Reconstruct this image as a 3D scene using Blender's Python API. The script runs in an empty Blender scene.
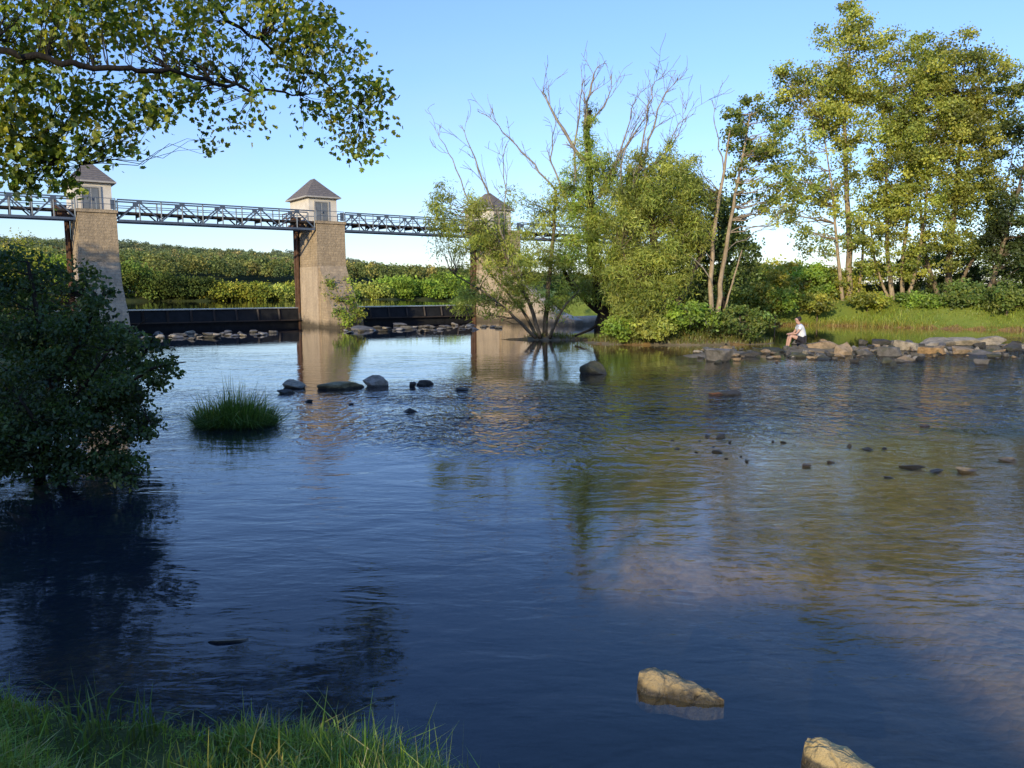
import bpy, math, random
import numpy as np
from mathutils import Vector, Matrix

R = math.radians
rng = np.random.default_rng(7)
random.seed(7)
scene = bpy.context.scene
col = scene.collection

# ------------------------------------------------------------------ camera
CAM_H, FPX, PITCH = 2.4, 780.0, R(7.02)
cd = bpy.data.cameras.new('camera')
cd.sensor_width = 36.0
cd.lens = 36.0 * FPX / 1024.0
cd.clip_start, cd.clip_end = 0.05, 5000.0
cam = bpy.data.objects.new('camera', cd)
cam.location = (0, 0, CAM_H)
cam.rotation_euler = (R(90) - PITCH, 0, 0)
col.objects.link(cam)
scene.camera = cam


def ray(px, py):
    u, v = (px - 512) / FPX, (384 - py) / FPX
    return u, math.cos(PITCH) + v * math.sin(PITCH), -math.sin(PITCH) + v * math.cos(PITCH)


def at(px, py, Y):
    x, y, d = ray(px, py)
    t = Y / y
    return np.array((x * t, Y, CAM_H + d * t))


def G(px, py, z=0.0):
    x, y, d = ray(px, py)
    t = (z - CAM_H) / d
    return np.array((x * t, y * t, z))


# ------------------------------------------------------------------ light
SUN_EL, SUN_AZ = R(15.5), R(203)           # azimuth clockwise from +Y: behind the camera, to the left
to_sun = Vector((math.sin(SUN_AZ) * math.cos(SUN_EL), math.cos(SUN_AZ) * math.cos(SUN_EL), math.sin(SUN_EL)))
sl = bpy.data.lights.new('sun', 'SUN')
sl.energy, sl.angle, sl.color = 5.0, R(0.5), (1.0, 0.88, 0.60)
so = bpy.data.objects.new('sun', sl)
so.location = (-30, -50, 30)
so.rotation_euler = to_sun.to_track_quat('Z', 'Y').to_euler()
col.objects.link(so)

world = bpy.data.worlds.new('World')
scene.world = world
world.use_nodes = True
nt = world.node_tree
nt.nodes.clear()
sky = nt.nodes.new('ShaderNodeTexSky')
sky.sky_type = 'NISHITA'
sky.sun_disc = False
sky.sun_elevation, sky.sun_rotation = SUN_EL, SUN_AZ
sky.altitude, sky.air_density, sky.dust_density, sky.ozone_density = 100, 1.0, 0.35, 2.2
bgn = nt.nodes.new('ShaderNodeBackground')
bgn.inputs['Strength'].default_value = 0.15
outw = nt.nodes.new('ShaderNodeOutputWorld')
# thin veil of high cloud low over the right-hand bank
tcw = nt.nodes.new('ShaderNodeTexCoord')
mpw = nt.nodes.new('ShaderNodeMapping')
mpw.inputs['Scale'].default_value = (2.2, 2.2, 7.0)
nzw = nt.nodes.new('ShaderNodeTexNoise')
nzw.inputs['Scale'].default_value = 2.2
nzw.inputs['Detail'].default_value = 6
rmpw = nt.nodes.new('ShaderNodeMapRange')
rmpw.inputs['From Min'].default_value, rmpw.inputs['From Max'].default_value = 0.42, 0.85
rmpw.inputs['To Min'].default_value, rmpw.inputs['To Max'].default_value = 0.0, 0.42
sepw = nt.nodes.new('ShaderNodeSeparateXYZ')
lowr = nt.nodes.new('ShaderNodeMapRange')
lowr.inputs['From Min'].default_value, lowr.inputs['From Max'].default_value = 0.30, -0.02
mulw = nt.nodes.new('ShaderNodeMath'); mulw.operation = 'MULTIPLY'
mixw = nt.nodes.new('ShaderNodeMixRGB')
mixw.inputs['Color2'].default_value = (5.3, 5.5, 5.9, 1)
L = nt.links.new
L(tcw.outputs['Generated'], mpw.inputs['Vector']); L(mpw.outputs['Vector'], nzw.inputs['Vector'])
L(nzw.outputs['Fac'], rmpw.inputs['Value']); L(tcw.outputs['Generated'], sepw.inputs[0])
L(sepw.outputs['Z'], lowr.inputs['Value'])
L(rmpw.outputs['Result'], mulw.inputs[0]); L(lowr.outputs['Result'], mulw.inputs[1])
L(mulw.outputs[0], mixw.inputs['Fac'])
gain = nt.nodes.new('ShaderNodeMixRGB'); gain.blend_type = 'MULTIPLY'; gain.inputs['Fac'].default_value = 1.0
gr = nt.nodes.new('ShaderNodeValToRGB')
gr.color_ramp.elements[0].position, gr.color_ramp.elements[0].color = 0.0, (1.02, 1.10, 1.42, 1)
gr.color_ramp.elements[1].position, gr.color_ramp.elements[1].color = 0.56, (2.05, 2.6, 3.6, 1)
e_ = gr.color_ramp.elements.new(0.38); e_.color = (1.28, 1.45, 1.95, 1)
L(sepw.outputs['Z'], gr.inputs['Fac']); L(gr.outputs['Color'], gain.inputs['Color2'])
L(sky.outputs['Color'], gain.inputs['Color1']); L(gain.outputs['Color'], mixw.inputs['Color1'])
L(mixw.outputs['Color'], bgn.inputs['Color']); L(bgn.outputs['Background'], outw.inputs['Surface'])

scene.view_settings.view_transform = 'Standard'
scene.view_settings.look = 'None'
scene.view_settings.exposure = 0
scene.cycles.use_denoising = True
scene.cycles.max_bounces = 8
scene.cycles.transparent_max_bounces = 12
scene.cycles.caustics_reflective = False
scene.cycles.caustics_refractive = False
scene.cycles.sample_clamp_indirect = 4.0


# ------------------------------------------------------------------ materials
class NT:
    """small helper for building a node tree"""
    def __init__(self, name):
        self.m = bpy.data.materials.new(name)
        self.m.use_nodes = True
        self.t = self.m.node_tree
        self.t.nodes.clear()
        self.out = self.n('ShaderNodeOutputMaterial')

    def n(self, typ, props=None, **inp):
        nd = self.t.nodes.new(typ)
        for k, v in (props or {}).items():
            setattr(nd, k, v)
        for k, v in inp.items():
            key = k.replace('_', ' ')
            s = nd.inputs[key] if key in nd.inputs else nd.inputs[int(k[1:])]
            self.set(s, v)
        return nd

    def set(self, s, v):
        if isinstance(v, bpy.types.NodeSocket):
            self.t.links.new(v, s)
        else:
            if hasattr(s.default_value, '__len__') and hasattr(v, '__len__') and len(s.default_value) == 4 and len(v) == 3:
                v = (*v, 1)
            s.default_value = v

    def math(self, op, a, b=0.0, clamp=False):
        nd = self.t.nodes.new('ShaderNodeMath')
        nd.operation = op
        nd.use_clamp = clamp
        self.set(nd.inputs[0], a)
        self.set(nd.inputs[1], b)
        return nd.outputs[0]

    def mix(self, f, a, b, mode='MIX'):
        nd = self.t.nodes.new('ShaderNodeMixRGB')
        nd.blend_type = mode
        self.set(nd.inputs[0], f); self.set(nd.inputs[1], a); self.set(nd.inputs[2], b)
        return nd.outputs[0]

    def rng(self, v, a, b, c=0.0, d=1.0, smooth=False):
        nd = self.t.nodes.new('ShaderNodeMapRange')
        if smooth:
            nd.interpolation_type = 'SMOOTHSTEP'
        for i, x in enumerate((v, a, b, c, d)):
            self.set(nd.inputs[i], x)
        return nd.outputs[0]

    def pos(self):
        if not hasattr(self, '_p'):
            self._p = self.n('ShaderNodeNewGeometry')
        return self._p.outputs['Position']

    def obj(self):
        if not hasattr(self, '_o'):
            self._o = self.n('ShaderNodeTexCoord')
        return self._o.outputs['Object']

    def noise(self, scale, detail=4.0, rough=0.55, vec=None, stretch=None, dist=0.0):
        v = vec if vec is not None else self.pos()
        if stretch:
            v = self.n('ShaderNodeMapping', Vector=v, Scale=stretch).outputs[0]
        return self.n('ShaderNodeTexNoise', Vector=v, Scale=scale, Detail=detail, Roughness=rough, Distortion=dist).outputs['Fac']

    def bump(self, h, strength=1.0, dist=1.0):
        return self.n('ShaderNodeBump', Height=h, Strength=strength, Distance=dist).outputs[0]

    def bsdf(self, color, rough=0.8, spec=0.3, normal=None, metal=0.0):
        b = self.n('ShaderNodeBsdfPrincipled')
        self.set(b.inputs['Base Color'], color); self.set(b.inputs['Roughness'], rough)
        self.set(b.inputs['Specular IOR Level'], spec); self.set(b.inputs['Metallic'], metal)
        if normal is not None:
            self.set(b.inputs['Normal'], normal)
        return b.outputs[0]

    def end(self, sh):
        self.t.links.new(sh, self.out.inputs['Surface'])
        return self.m


def leaf_material(name, trans=0.4, gloss=0.06, warm=(1.7, 1.6, 0.6)):
    a = NT(name)
    c = a.n('ShaderNodeAttribute', {'attribute_name': 'col'}).outputs['Color']
    d = a.n('ShaderNodeBsdfDiffuse', Color=c).outputs[0]
    t = a.n('ShaderNodeBsdfTranslucent', Color=a.mix(1.0, c, warm, 'MULTIPLY')).outputs[0]
    s = a.n('ShaderNodeMixShader', Fac=trans, **{'_1': d, '_2': t}).outputs[0]
    if gloss:
        g = a.n('ShaderNodeBsdfGlossy', Color=(0.8, 0.85, 0.8), Roughness=0.42).outputs[0]
        s = a.n('ShaderNodeMixShader', Fac=gloss, **{'_1': s, '_2': g}).outputs[0]
    return a.end(s)


M = {}
M['leaf'] = leaf_material('leaf', 0.42, 0.02)
M['leaf_near'] = leaf_material('leaf_near', 0.5, 0.025)
M['leaf_far'] = leaf_material('leaf_far', 0.25, 0.0)
M['grass'] = leaf_material('grass_blade', 0.35, 0.03)


def bark_material(name, c1, c2, sc=14):
    a = NT(name)
    n1 = a.noise(sc, 5, 0.65, stretch=(1, 1, 0.25))
    n2 = a.noise(1.3, 3)
    c = a.mix(a.rng(n1, 0.35, 0.68), c1, c2)
    c = a.mix(a.rng(n2, 0.4, 0.7, 0, 0.5), c, tuple(0.5 * x for x in c1))
    return a.end(a.bsdf(c, 0.9, 0.15, a.bump(n1, 0.6, 0.03)))


M['bark'] = bark_material('bark', (0.10, 0.075, 0.05), (0.24, 0.18, 0.12))
M['bark_dark'] = bark_material('bark_dark', (0.012, 0.010, 0.008), (0.040, 0.031, 0.023), 30)
M['bark_pale'] = bark_material('bark_pale', (0.22, 0.16, 0.10), (0.42, 0.32, 0.21))
M['dead_wood'] = bark_material('dead_wood', (0.17, 0.14, 0.105), (0.36, 0.30, 0.23))


def rock_material():
    a = NT('rock')
    oc = a.n('ShaderNodeObjectInfo')
    n1 = a.noise(2.1, 6, 0.6, vec=a.obj())
    n2 = a.noise(9.0, 6, 0.7, vec=a.obj())
    c = a.mix(a.rng(n1, 0.35, 0.65), oc.outputs['Color'], a.mix(1.0, oc.outputs['Color'], (0.5, 0.5, 0.46), 'MULTIPLY'))
    c = a.mix(a.rng(n2, 0.5, 0.75, 0, 0.6), c, a.mix(1.0, oc.outputs['Color'], (1.35, 1.28, 1.15), 'MULTIPLY'))
    n3 = a.noise(3.1, 5, 0.6)
    c = a.mix(a.rng(n3, 0.56, 0.7, 0, 0.55), c, (0.045, 0.055, 0.02))
    z = a.n('ShaderNodeSeparateXYZ', Vector=a.pos()).outputs['Z']
    wz = a.math('ADD', z, a.math('MULTIPLY', a.noise(7, 3), -0.12))
    wet = a.rng(wz, -0.03, -0.005, 1, 0)
    c = a.mix(a.math('MULTIPLY', wet, 0.85), c, (0.018, 0.016, 0.012))
    ck = a.n('ShaderNodeTexVoronoi', {'feature': 'DISTANCE_TO_EDGE'}, Vector=a.mix(0.25, a.obj(), a.n('ShaderNodeTexNoise', Vector=a.obj(), Scale=4.0, Detail=4).outputs['Color'], 'ADD'), Scale=3.2).outputs['Distance']
    crack = a.rng(ck, 0.0, 0.035, 1, 0)
    c = a.mix(a.math('MULTIPLY', crack, 0.25), c, (0.03, 0.025, 0.02))
    h = a.math('ADD', n2, a.math('MULTIPLY', a.noise(26, 4, 0.7, vec=a.obj()), 0.4))
    h = a.math('ADD', h, a.math('MULTIPLY', crack, -0.25))
    return a.end(a.bsdf(c, a.rng(wet, 0, 1, 0.85, 0.35), 0.35, a.bump(h, 0.7, 0.08)))


M['rock'] = rock_material()


def ground_material(name, base, second, dry=None):
    a = NT(name)
    n1 = a.noise(0.9, 6, 0.65)
    n2 = a.noise(11, 5, 0.7)
    c = a.mix(a.rng(n1, 0.35, 0.65), base, second)
    if dry:
        c = a.mix(a.rng(n2, 0.55, 0.75, 0, 0.7), c, dry)
    return a.end(a.bsdf(c, 0.95, 0.1, a.bump(n2, 0.8, 0.06)))


M['bank'] = ground_material('bank_soil', (0.035, 0.045, 0.015), (0.06, 0.07, 0.02), (0.09, 0.07, 0.035))
M['far_bank'] = ground_material('far_bank_turf', (0.13, 0.17, 0.03), (0.19, 0.22, 0.04), (0.22, 0.19, 0.06))
M['gravel'] = ground_material('gravel', (0.22, 0.17, 0.115), (0.12, 0.10, 0.065), (0.30, 0.24, 0.17))
M['hill'] = ground_material('hill_ground', (0.03, 0.04, 0.012), (0.05, 0.055, 0.018))


def bed_material():
    a = NT('riverbed')
    p = a.pos()
    z = a.n('ShaderNodeSeparateXYZ', Vector=p).outputs['Z']
    v = a.n('ShaderNodeTexVoronoi', Vector=p, Scale=6.5, Randomness=1.0)
    v2 = a.n('ShaderNodeTexVoronoi', Vector=p, Scale=17.0, Randomness=1.0)
    n1 = a.noise(1.2, 6, 0.65)
    stones = a.mix(0.5, v.outputs['Color'], v2.outputs['Color'])
    g = a.n('ShaderNodeRGBToBW', Color=stones).outputs[0]
    c = a.mix(g, (0.09, 0.052, 0.024), (0.30, 0.19, 0.09))
    c = a.mix(a.rng(n1, 0.45, 0.68, 0, 0.6), c, (0.24, 0.15, 0.045))
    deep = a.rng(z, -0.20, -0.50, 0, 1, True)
    c = a.mix(deep, c, (0.010, 0.014, 0.014))  # darker with depth: silt plus light lost in the water, put into colour
    h = a.math('ADD', a.math('MULTIPLY', v.outputs['Distance'], -1.0), a.math('MULTIPLY', v2.outputs['Distance'], -0.5))
    return a.end(a.bsdf(c, 0.9, 0.1, a.bump(h, 0.35, 0.05)))


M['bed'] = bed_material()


def water_material():
    a = NT('river_water')
    p = a.pos()
    sx = a.n('ShaderNodeSeparateXYZ', Vector=p)
    X, Y = sx.outputs['X'], sx.outputs['Y']
    # rough riffle water over the shallows between the two pools, smooth elsewhere
    wob = a.math('MULTIPLY', a.math('ADD', a.noise(0.14, 3), -0.5), 9.0)
    yy = a.math('ADD', Y, wob)
    rif = a.math('MULTIPLY', a.rng(yy, 10, 14.5, 0, 1, True), a.rng(a.math('SUBTRACT', yy, a.math('MULTIPLY', a.math('MAXIMUM', a.math('SUBTRACT', X, 1.5), 0.0), 0.75)), 16.5, 21.5, 1, 0, True))
    xr = a.math('ADD', X, a.math('MULTIPLY', wob, 0.6))
    rif = a.math('MULTIPLY', rif, a.rng(xr, -5.0, -0.5, 0.15, 1, True))
    near_r = a.math('MULTIPLY', a.rng(X, 0.8, 3.5, 0, 1, True), a.rng(Y, 15, 12, 0, 1, True))
    white = a.math('MULTIPLY', a.rng(Y, 33, 38, 0, 1, True), a.rng(X, -7, -9, 0, 1))
    calm = a.noise(1.0, 3, 0.5, stretch=(1.0, 2.0, 1.0), dist=0.6)
    mid = a.noise(3.6, 3, 0.55, stretch=(0.8, 2.0, 1.0), dist=0.5)
    fine = a.noise(10.0, 3, 0.6, stretch=(0.8, 1.7, 1.0), dist=0.4)
    chop = a.noise(3.3, 2.5, 0.55, stretch=(1.35, 0.9, 1.0), dist=0.8)
    patch = a.rng(a.noise(0.35, 3, 0.6, stretch=(0.6, 1.6, 1)), 0.36, 0.64, 0.45, 1.3)
    am = a.math('ADD', 0.0045, a.math('MULTIPLY', rif, 0.006))
    am = a.math('ADD', am, a.math('MULTIPLY', near_r, 0.004))
    af = a.math('ADD', 0.0006, a.math('MULTIPLY', rif, 0.004))
    af = a.math('ADD', af, a.math('MULTIPLY', near_r, 0.0013))
    far = a.rng(Y, 25, 32, 1, 0.16, True)
    h = a.math('MULTIPLY', a.math('MULTIPLY', calm, far), 0.013)
    h = a.math('ADD', h, a.math('MULTIPLY', a.math('MULTIPLY', mid, patch), a.math('MULTIPLY', am, far)))
    h = a.math('ADD', h, a.math('MULTIPLY', a.math('MULTIPLY', fine, patch), a.math('MULTIPLY', af, far)))
    h = a.math('ADD', h, a.math('MULTIPLY', a.math('MULTIPLY', chop, patch), a.math('MULTIPLY', rif, 0.15)))
    nrm = a.bump(h, 1.0, 1.0)
    fc = a.n('ShaderNodeLayerWeight', Blend=0.5, Normal=nrm).outputs['Facing']
    fr = a.math('ADD', 0.02, a.math('MULTIPLY', a.math('POWER', fc, 5.0), 0.98))    # Schlick, the same from above and below
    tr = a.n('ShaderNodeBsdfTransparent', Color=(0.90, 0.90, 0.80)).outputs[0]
    sky_murk = a.n('ShaderNodeBsdfDiffuse', Color=(0.005, 0.013, 0.034)).outputs[0]  # blue murk, painting the reflected sky into the water's own colour
    body = a.n('ShaderNodeMixShader', Fac=a.rng(a.math('SUBTRACT', X, a.math('MULTIPLY', Y, 0.12)), -1.6, 0.6, 0.34, 0.05, True), **{'_1': tr, '_2': sky_murk}).outputs[0]
    gl = a.n('ShaderNodeBsdfGlossy', Color=(1, 1, 1), Roughness=0.005, Normal=nrm).outputs[0]
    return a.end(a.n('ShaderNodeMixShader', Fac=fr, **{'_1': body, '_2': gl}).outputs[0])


M['water'] = water_material()


def stone_material(name, base, dark, scale=1.0, streak=0.6, blocks=True):
    a = NT(name)
    p = a.obj()
    n1 = a.noise(0.9, 6, 0.65, vec=p)
    n2 = a.noise(8.0, 5, 0.7, vec=p)
    c = a.mix(a.rng(n2, 0.35, 0.7), tuple(0.7 * x for x in base), base)
    h = n2
    if blocks:
        wv = a.n('ShaderNodeTexNoise', Vector=p, Scale=2.5, Detail=3).outputs['Color']
        q = a.n('ShaderNodeMapping', Vector=a.mix(0.06, p, wv, 'ADD'), Rotation=(R(90), 0, 0)).outputs[0]
        b = a.n('ShaderNodeTexBrick', Vector=q, Scale=scale)
        a.set(b.inputs['Color1'], (0.88, 0.87, 0.85)); a.set(b.inputs['Color2'], (1.10, 1.07, 1.02)); a.set(b.inputs['Mortar'], (0.88, 0.86, 0.83))
        b.inputs['Brick Width'].default_value = 0.34; b.inputs['Row Height'].default_value = 0.15; b.offset = 0.37; b.squash = 0.8; b.squash_frequency = 3
        b.inputs['Mortar Size'].default_value = 0.014
        c = a.mix(1.0, c, b.outputs['Color'], 'MULTIPLY')
        h = a.math('ADD', h, a.math('MULTIPLY', b.outputs['Fac'], -0.22))
    st = a.noise(1.6, 5, 0.7, vec=p, stretch=(1.3, 1.3, 0.18))
    c = a.mix(a.rng(st, 0.48, 0.74, 0, streak), c, dark)
    c = a.mix(a.rng(n1, 0.5, 0.75, 0, 0.5), c, dark)
    z = a.n('ShaderNodeSeparateXYZ', Vector=a.pos()).outputs['Z']
    wet = a.rng(a.math('ADD', z, a.math('MULTIPLY', n1, -0.7)), -0.2, 0.15, 0.8, 0)
    c = a.mix(wet, c, (0.035, 0.03, 0.02))
    return a.end(a.bsdf(c, 0.9, 0.15, a.bump(h, 0.7, 0.06)))


M['pier_stone'] = stone_material('pier_stone', (0.46, 0.345, 0.225), (0.15, 0.115, 0.08), 1.0, 0.75)
M['plinth_stone'] = stone_material('plinth_concrete', (0.54, 0.41, 0.28), (0.24, 0.185, 0.135), 1, 0.55, False)
M['wall_stone'] = stone_material('wall_concrete', (0.50, 0.40, 0.30), (0.26, 0.205, 0.155), 0.8, 0.45, False)


def plain(name, c, rough=0.6, spec=0.3, metal=0.0, var=0.25, sc=5.0, bump=0.02):
    a = NT(name)
    n = a.noise(sc, 5, 0.6, vec=a.obj())
    cc = a.mix(a.rng(n, 0.35, 0.7), c, tuple(x * (1 - var) for x in c))
    return a.end(a.bsdf(cc, rough, spec, a.bump(n, 0.4, bump), metal))


M['plaster'] = plain('plaster', (0.66, 0.58, 0.48), 0.9, 0.1, var=0.18, sc=2.5)
M['door_paint'] = plain('door_paint', (0.15, 0.16, 0.17), 0.6, 0.3)
M['trim'] = plain('trim_paint', (0.42, 0.38, 0.33), 0.7, 0.2)
M['steel'] = plain('steel_paint', (0.10, 0.125, 0.165), 0.5, 0.4, 0.2, 0.35, 3)
M['rust'] = plain('rusty_steel', (0.14, 0.075, 0.045), 0.8, 0.2, 0, 0.5, 4)
M['gate'] = plain('wet_black_steel', (0.018, 0.018, 0.019), 0.6, 0.15, 0, 0.5, 3)
M['gate_rib'] = plain('gate_rib_steel', (0.055, 0.040, 0.032), 0.6, 0.2, 0, 0.5, 3)
M['crest'] = plain('wet_crest_steel', (0.30, 0.33, 0.38), 0.18, 0.7, 0.5, 0.2, 4)


def roof_material():
    a = NT('roof_tiles')
    p = a.obj()
    w = a.n('ShaderNodeTexWave', {'bands_direction': 'Z'}, Vector=p, Scale=2.4, Distortion=0.6, Detail=2).outputs['Fac']
    n = a.noise(6, 5, 0.7, vec=p)
    c = a.mix(a.rng(n, 0.35, 0.7), (0.12, 0.10, 0.085), (0.22, 0.175, 0.14))
    c = a.mix(a.rng(w, 0.0, 0.25, 0.5, 0), c, (0.05, 0.042, 0.038))
    return a.end(a.bsdf(c, 0.85, 0.2, a.bump(a.math('ADD', w, n), 0.5, 0.04)))


M['roof'] = roof_material()
M['skin'] = plain('skin', (0.44, 0.25, 0.18), 0.6, 0.3, var=0.1)
M['shirt'] = plain('white_cotton', (0.62, 0.61, 0.63), 0.9, 0.1, var=0.12, sc=9)
M['shorts'] = plain('dark_cotton', (0.03, 0.028, 0.034), 0.9, 0.1)
M['hair'] = plain('dark_hair', (0.025, 0.016, 0.012), 0.6, 0.3)


# ------------------------------------------------------------------ object helpers
def tag(o, label=None, cat=None, group=None, kind=None):
    if label: o['label'] = label
    if cat: o['category'] = cat
    if group: o['group'] = group
    if kind: o['kind'] = kind
    return o


def empty(name, loc, label, cat, group=None):
    o = bpy.data.objects.new(name, None)
    o.location = tuple(float(v) for v in loc)
    o.empty_display_size = 0.3
    col.objects.link(o)
    return tag(o, label, cat, group)


def root_offset(parent):
    off = np.zeros(3)
    while parent is not None:
        off += np.array(parent.location)
        parent = parent.parent
    return off


def link(name, me, mat, parent=None):
    o = bpy.data.objects.new(name, me)
    if mat is not None and not me.materials:
        me.materials.append(mat)
    o.parent = parent
    col.objects.link(o)
    return o


def np_mesh(name, verts, loops, starts, totals, colors=None, smooth=False):
    me = bpy.data.meshes.new(name)
    me.vertices.add(len(verts))
    me.vertices.foreach_set('co', np.ascontiguousarray(verts, dtype=np.float32).ravel())
    me.loops.add(len(loops))
    me.loops.foreach_set('vertex_index', np.ascontiguousarray(loops, dtype=np.int32))
    me.polygons.add(len(starts))
    me.polygons.foreach_set('loop_start', np.ascontiguousarray(starts, dtype=np.int32))
    me.polygons.foreach_set('loop_total', np.ascontiguousarray(totals, dtype=np.int32))
    me.update(calc_edges=True)
    me.polygons.foreach_set('use_smooth', np.full(len(starts), bool(smooth)))
    if colors is not None:
        at_ = me.attributes.new('col', 'FLOAT_COLOR', 'POINT')
        c4 = np.ones((len(verts), 4), dtype=np.float32)
        c4[:, :3] = colors
        at_.data.foreach_set('color', c4.ravel())
    return me


class MB:
    def __init__(self):
        self.v, self.f = [], []

    def add(self, vs, fs):
        o = len(self.v)
        self.v += [tuple(map(float, p)) for p in vs]
        self.f += [tuple(i + o for i in q) for q in fs]
        return self

    def hexa(self, a, b):
        """two quads a (bottom) and b (top), each four corners anticlockwise"""
        return self.add(list(a) + list(b), [(3, 2, 1, 0), (4, 5, 6, 7), (0, 1, 5, 4), (1, 2, 6, 5), (2, 3, 7, 6), (3, 0, 4, 7)])

    def box(self, c, ex, ey, ez, sx, sy, sz):
        c, ex, ey, ez = (np.array(q, dtype=float) for q in (c, ex, ey, ez))
        q = [(-1, -1), (1, -1), (1, 1), (-1, 1)]
        bot = [c + ex * i * sx / 2 + ey * j * sy / 2 - ez * sz / 2 for i, j in q]
        top = [c + ex * i * sx / 2 + ey * j * sy / 2 + ez * sz / 2 for i, j in q]
        return self.hexa(bot, top)

    def bar(self, p, q, w, h):
        p, q = np.array(p, dtype=float), np.array(q, dtype=float)
        d = q - p
        ln = np.linalg.norm(d)
        d = d / ln
        up = np.array((0, 0, 1.0)) if abs(d[2]) < 0.95 else np.array((1.0, 0, 0))
        s = np.cross(d, up); s /= np.linalg.norm(s)
        u = np.cross(s, d)
        return self.box((p + q) / 2, d, s, u, ln, w, h)

    def tube(self, pts, rads, n=6, cap=True):
        pts = [np.array(p, dtype=float) for p in pts]
        vs, fs = [], []
        ref = np.array((0.31, 0.17, 0.93))
        for i, p in enumerate(pts):
            d = pts[min(i + 1, len(pts) - 1)] - pts[max(i - 1, 0)]
            d = d / (np.linalg.norm(d) + 1e-9)
            s = np.cross(d, ref)
            if np.linalg.norm(s) < 0.1:
                s = np.cross(d, np.array((1.0, 0, 0)))
            s /= np.linalg.norm(s)
            u = np.cross(d, s)
            for k in range(n):
                a = 2 * math.pi * k / n
                vs.append(p + rads[i] * (math.cos(a) * s + math.sin(a) * u))
        for i in range(len(pts) - 1):
            for k in range(n):
                k2 = (k + 1) % n
                fs.append((i * n + k, i * n + k2, (i + 1) * n + k2, (i + 1) * n + k))
        if cap:
            fs.append(tuple(range(n))[::-1])
            fs.append(tuple((len(pts) - 1) * n + k for k in range(n)))
        return self.add(vs, fs)

    def build(self, name, mat, parent=None, smooth=False):
        off = root_offset(parent)
        v = np.array(self.v) - off
        loops = np.fromiter((i for q in self.f for i in q), dtype=np.int32)
        tot = np.array([len(q) for q in self.f])
        st = np.concatenate(([0], np.cumsum(tot)[:-1]))
        return link(name, np_mesh(name, v, loops, st, tot, None, smooth), mat, parent)


# leaf shapes: (u along the leaf, v across, w bend) and faces
LEAF = {
    'rhomb': (np.array([(0, 0, 0), (0.45, 0.42, 0.08), (1, 0, 0), (0.45, -0.42, 0.08)]), [(0, 3, 2, 1)]),
    'lance': (np.array([(0, 0, 0), (0.45, 0.11, 0.03), (1, 0, -0.08), (0.45, -0.11, 0.03)]), [(0, 3, 2, 1)]),
    'ovate': (np.array([(0, 0, 0), (0.3, 0.3, 0.1), (0.7, 0.25, 0.07), (1, 0, -0.06), (0.7, -0.25, 0.07), (0.3, -0.3, 0.1)]),
              [(0, 3, 2, 1), (0, 5, 4, 3)]),
    'lobed': (np.array([(0, 0, 0), (0.08, 0.28, 0.04), (0.3, 0.55, 0.1), (0.45, 0.3, 0.06), (0.75, 0.42, 0.05), (0.78, 0.18, 0.02), (1.05, 0, -0.08),
                        (0.78, -0.18, 0.02), (0.75, -0.42, 0.05), (0.45, -0.3, 0.06), (0.3, -0.55, 0.1), (0.08, -0.28, 0.04)]),
              [(0, 6, 5, 4, 3, 2, 1), (0, 11, 10, 9, 8, 7, 6)]),
}


def unit(v):
    return v / (np.linalg.norm(v, axis=-1, keepdims=True) + 1e-9)


LIGHTWARD = np.array((-0.36, -0.68, 0.42))


def leaf_mesh(name, c, size, colors, shape='rhomb', up=0.5, droop=0.3, aim=None, flat=None):
    """c (N,3) leaf bases; size (N,); colors (N,3)"""
    n = len(c)
    nrm = rng.normal(size=(n, 3))
    nrm[:, 2] = nrm[:, 2] * (1 - up * 0.5) + up
    if aim is not None:
        nrm = nrm + aim
    nrm = unit(nrm)
    t = rng.normal(size=(n, 3)); t[:, 2] -= droop
    t = unit(t - nrm * np.sum(t * nrm, axis=1, keepdims=True))
    b = np.cross(nrm, t)
    tpl, fcs = LEAF[shape]
    k = len(tpl)
    v = (c[:, None, :] + size[:, None, None] * (tpl[None, :, 0:1] * t[:, None, :] + tpl[None, :, 1:2] * b[:, None, :] + tpl[None, :, 2:3] * nrm[:, None, :]))
    v = v.reshape(-1, 3)
    fl = np.array([i for q in fcs for i in q])
    loops = (np.arange(n)[:, None] * k + fl[None, :]).ravel()
    tot = np.tile(np.array([len(q) for q in fcs]), n)
    st = np.concatenate(([0], np.cumsum(tot)[:-1]))
    return np_mesh(name, v, loops, st, tot, np.repeat(colors, k, axis=0))


def palette(n, cols, jit=0.22, w=None):
    cols = np.array(cols)
    idx = rng.choice(len(cols), n, p=w)
    c = cols[idx] * (1 + rng.normal(0, jit, (n, 1)))
    return np.clip(c * (1 + rng.normal(0, 0.06, (n, 3))), 0.004, 0.6)


def clumps_in(ells):
    """ells: list of (center, radii, n_clumps, clump_radius, leaves_per_clump) -> arrays"""
    C, S, N = [], [], []
    for (c, r, n, cr, nl) in ells:
        d = unit(rng.normal(size=(n, 3)))
        rad = rng.uniform(0.25, 1.0, n) ** 0.55
        p = np.array(c) + d * rad[:, None] * np.array(r)
        C.append(p); S.append(cr * rng.uniform(0.65, 1.35, n)); N.append((nl * rng.uniform(0.5, 1.4, n)).astype(int))
    return np.concatenate(C), np.concatenate(S), np.concatenate(N)


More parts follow.
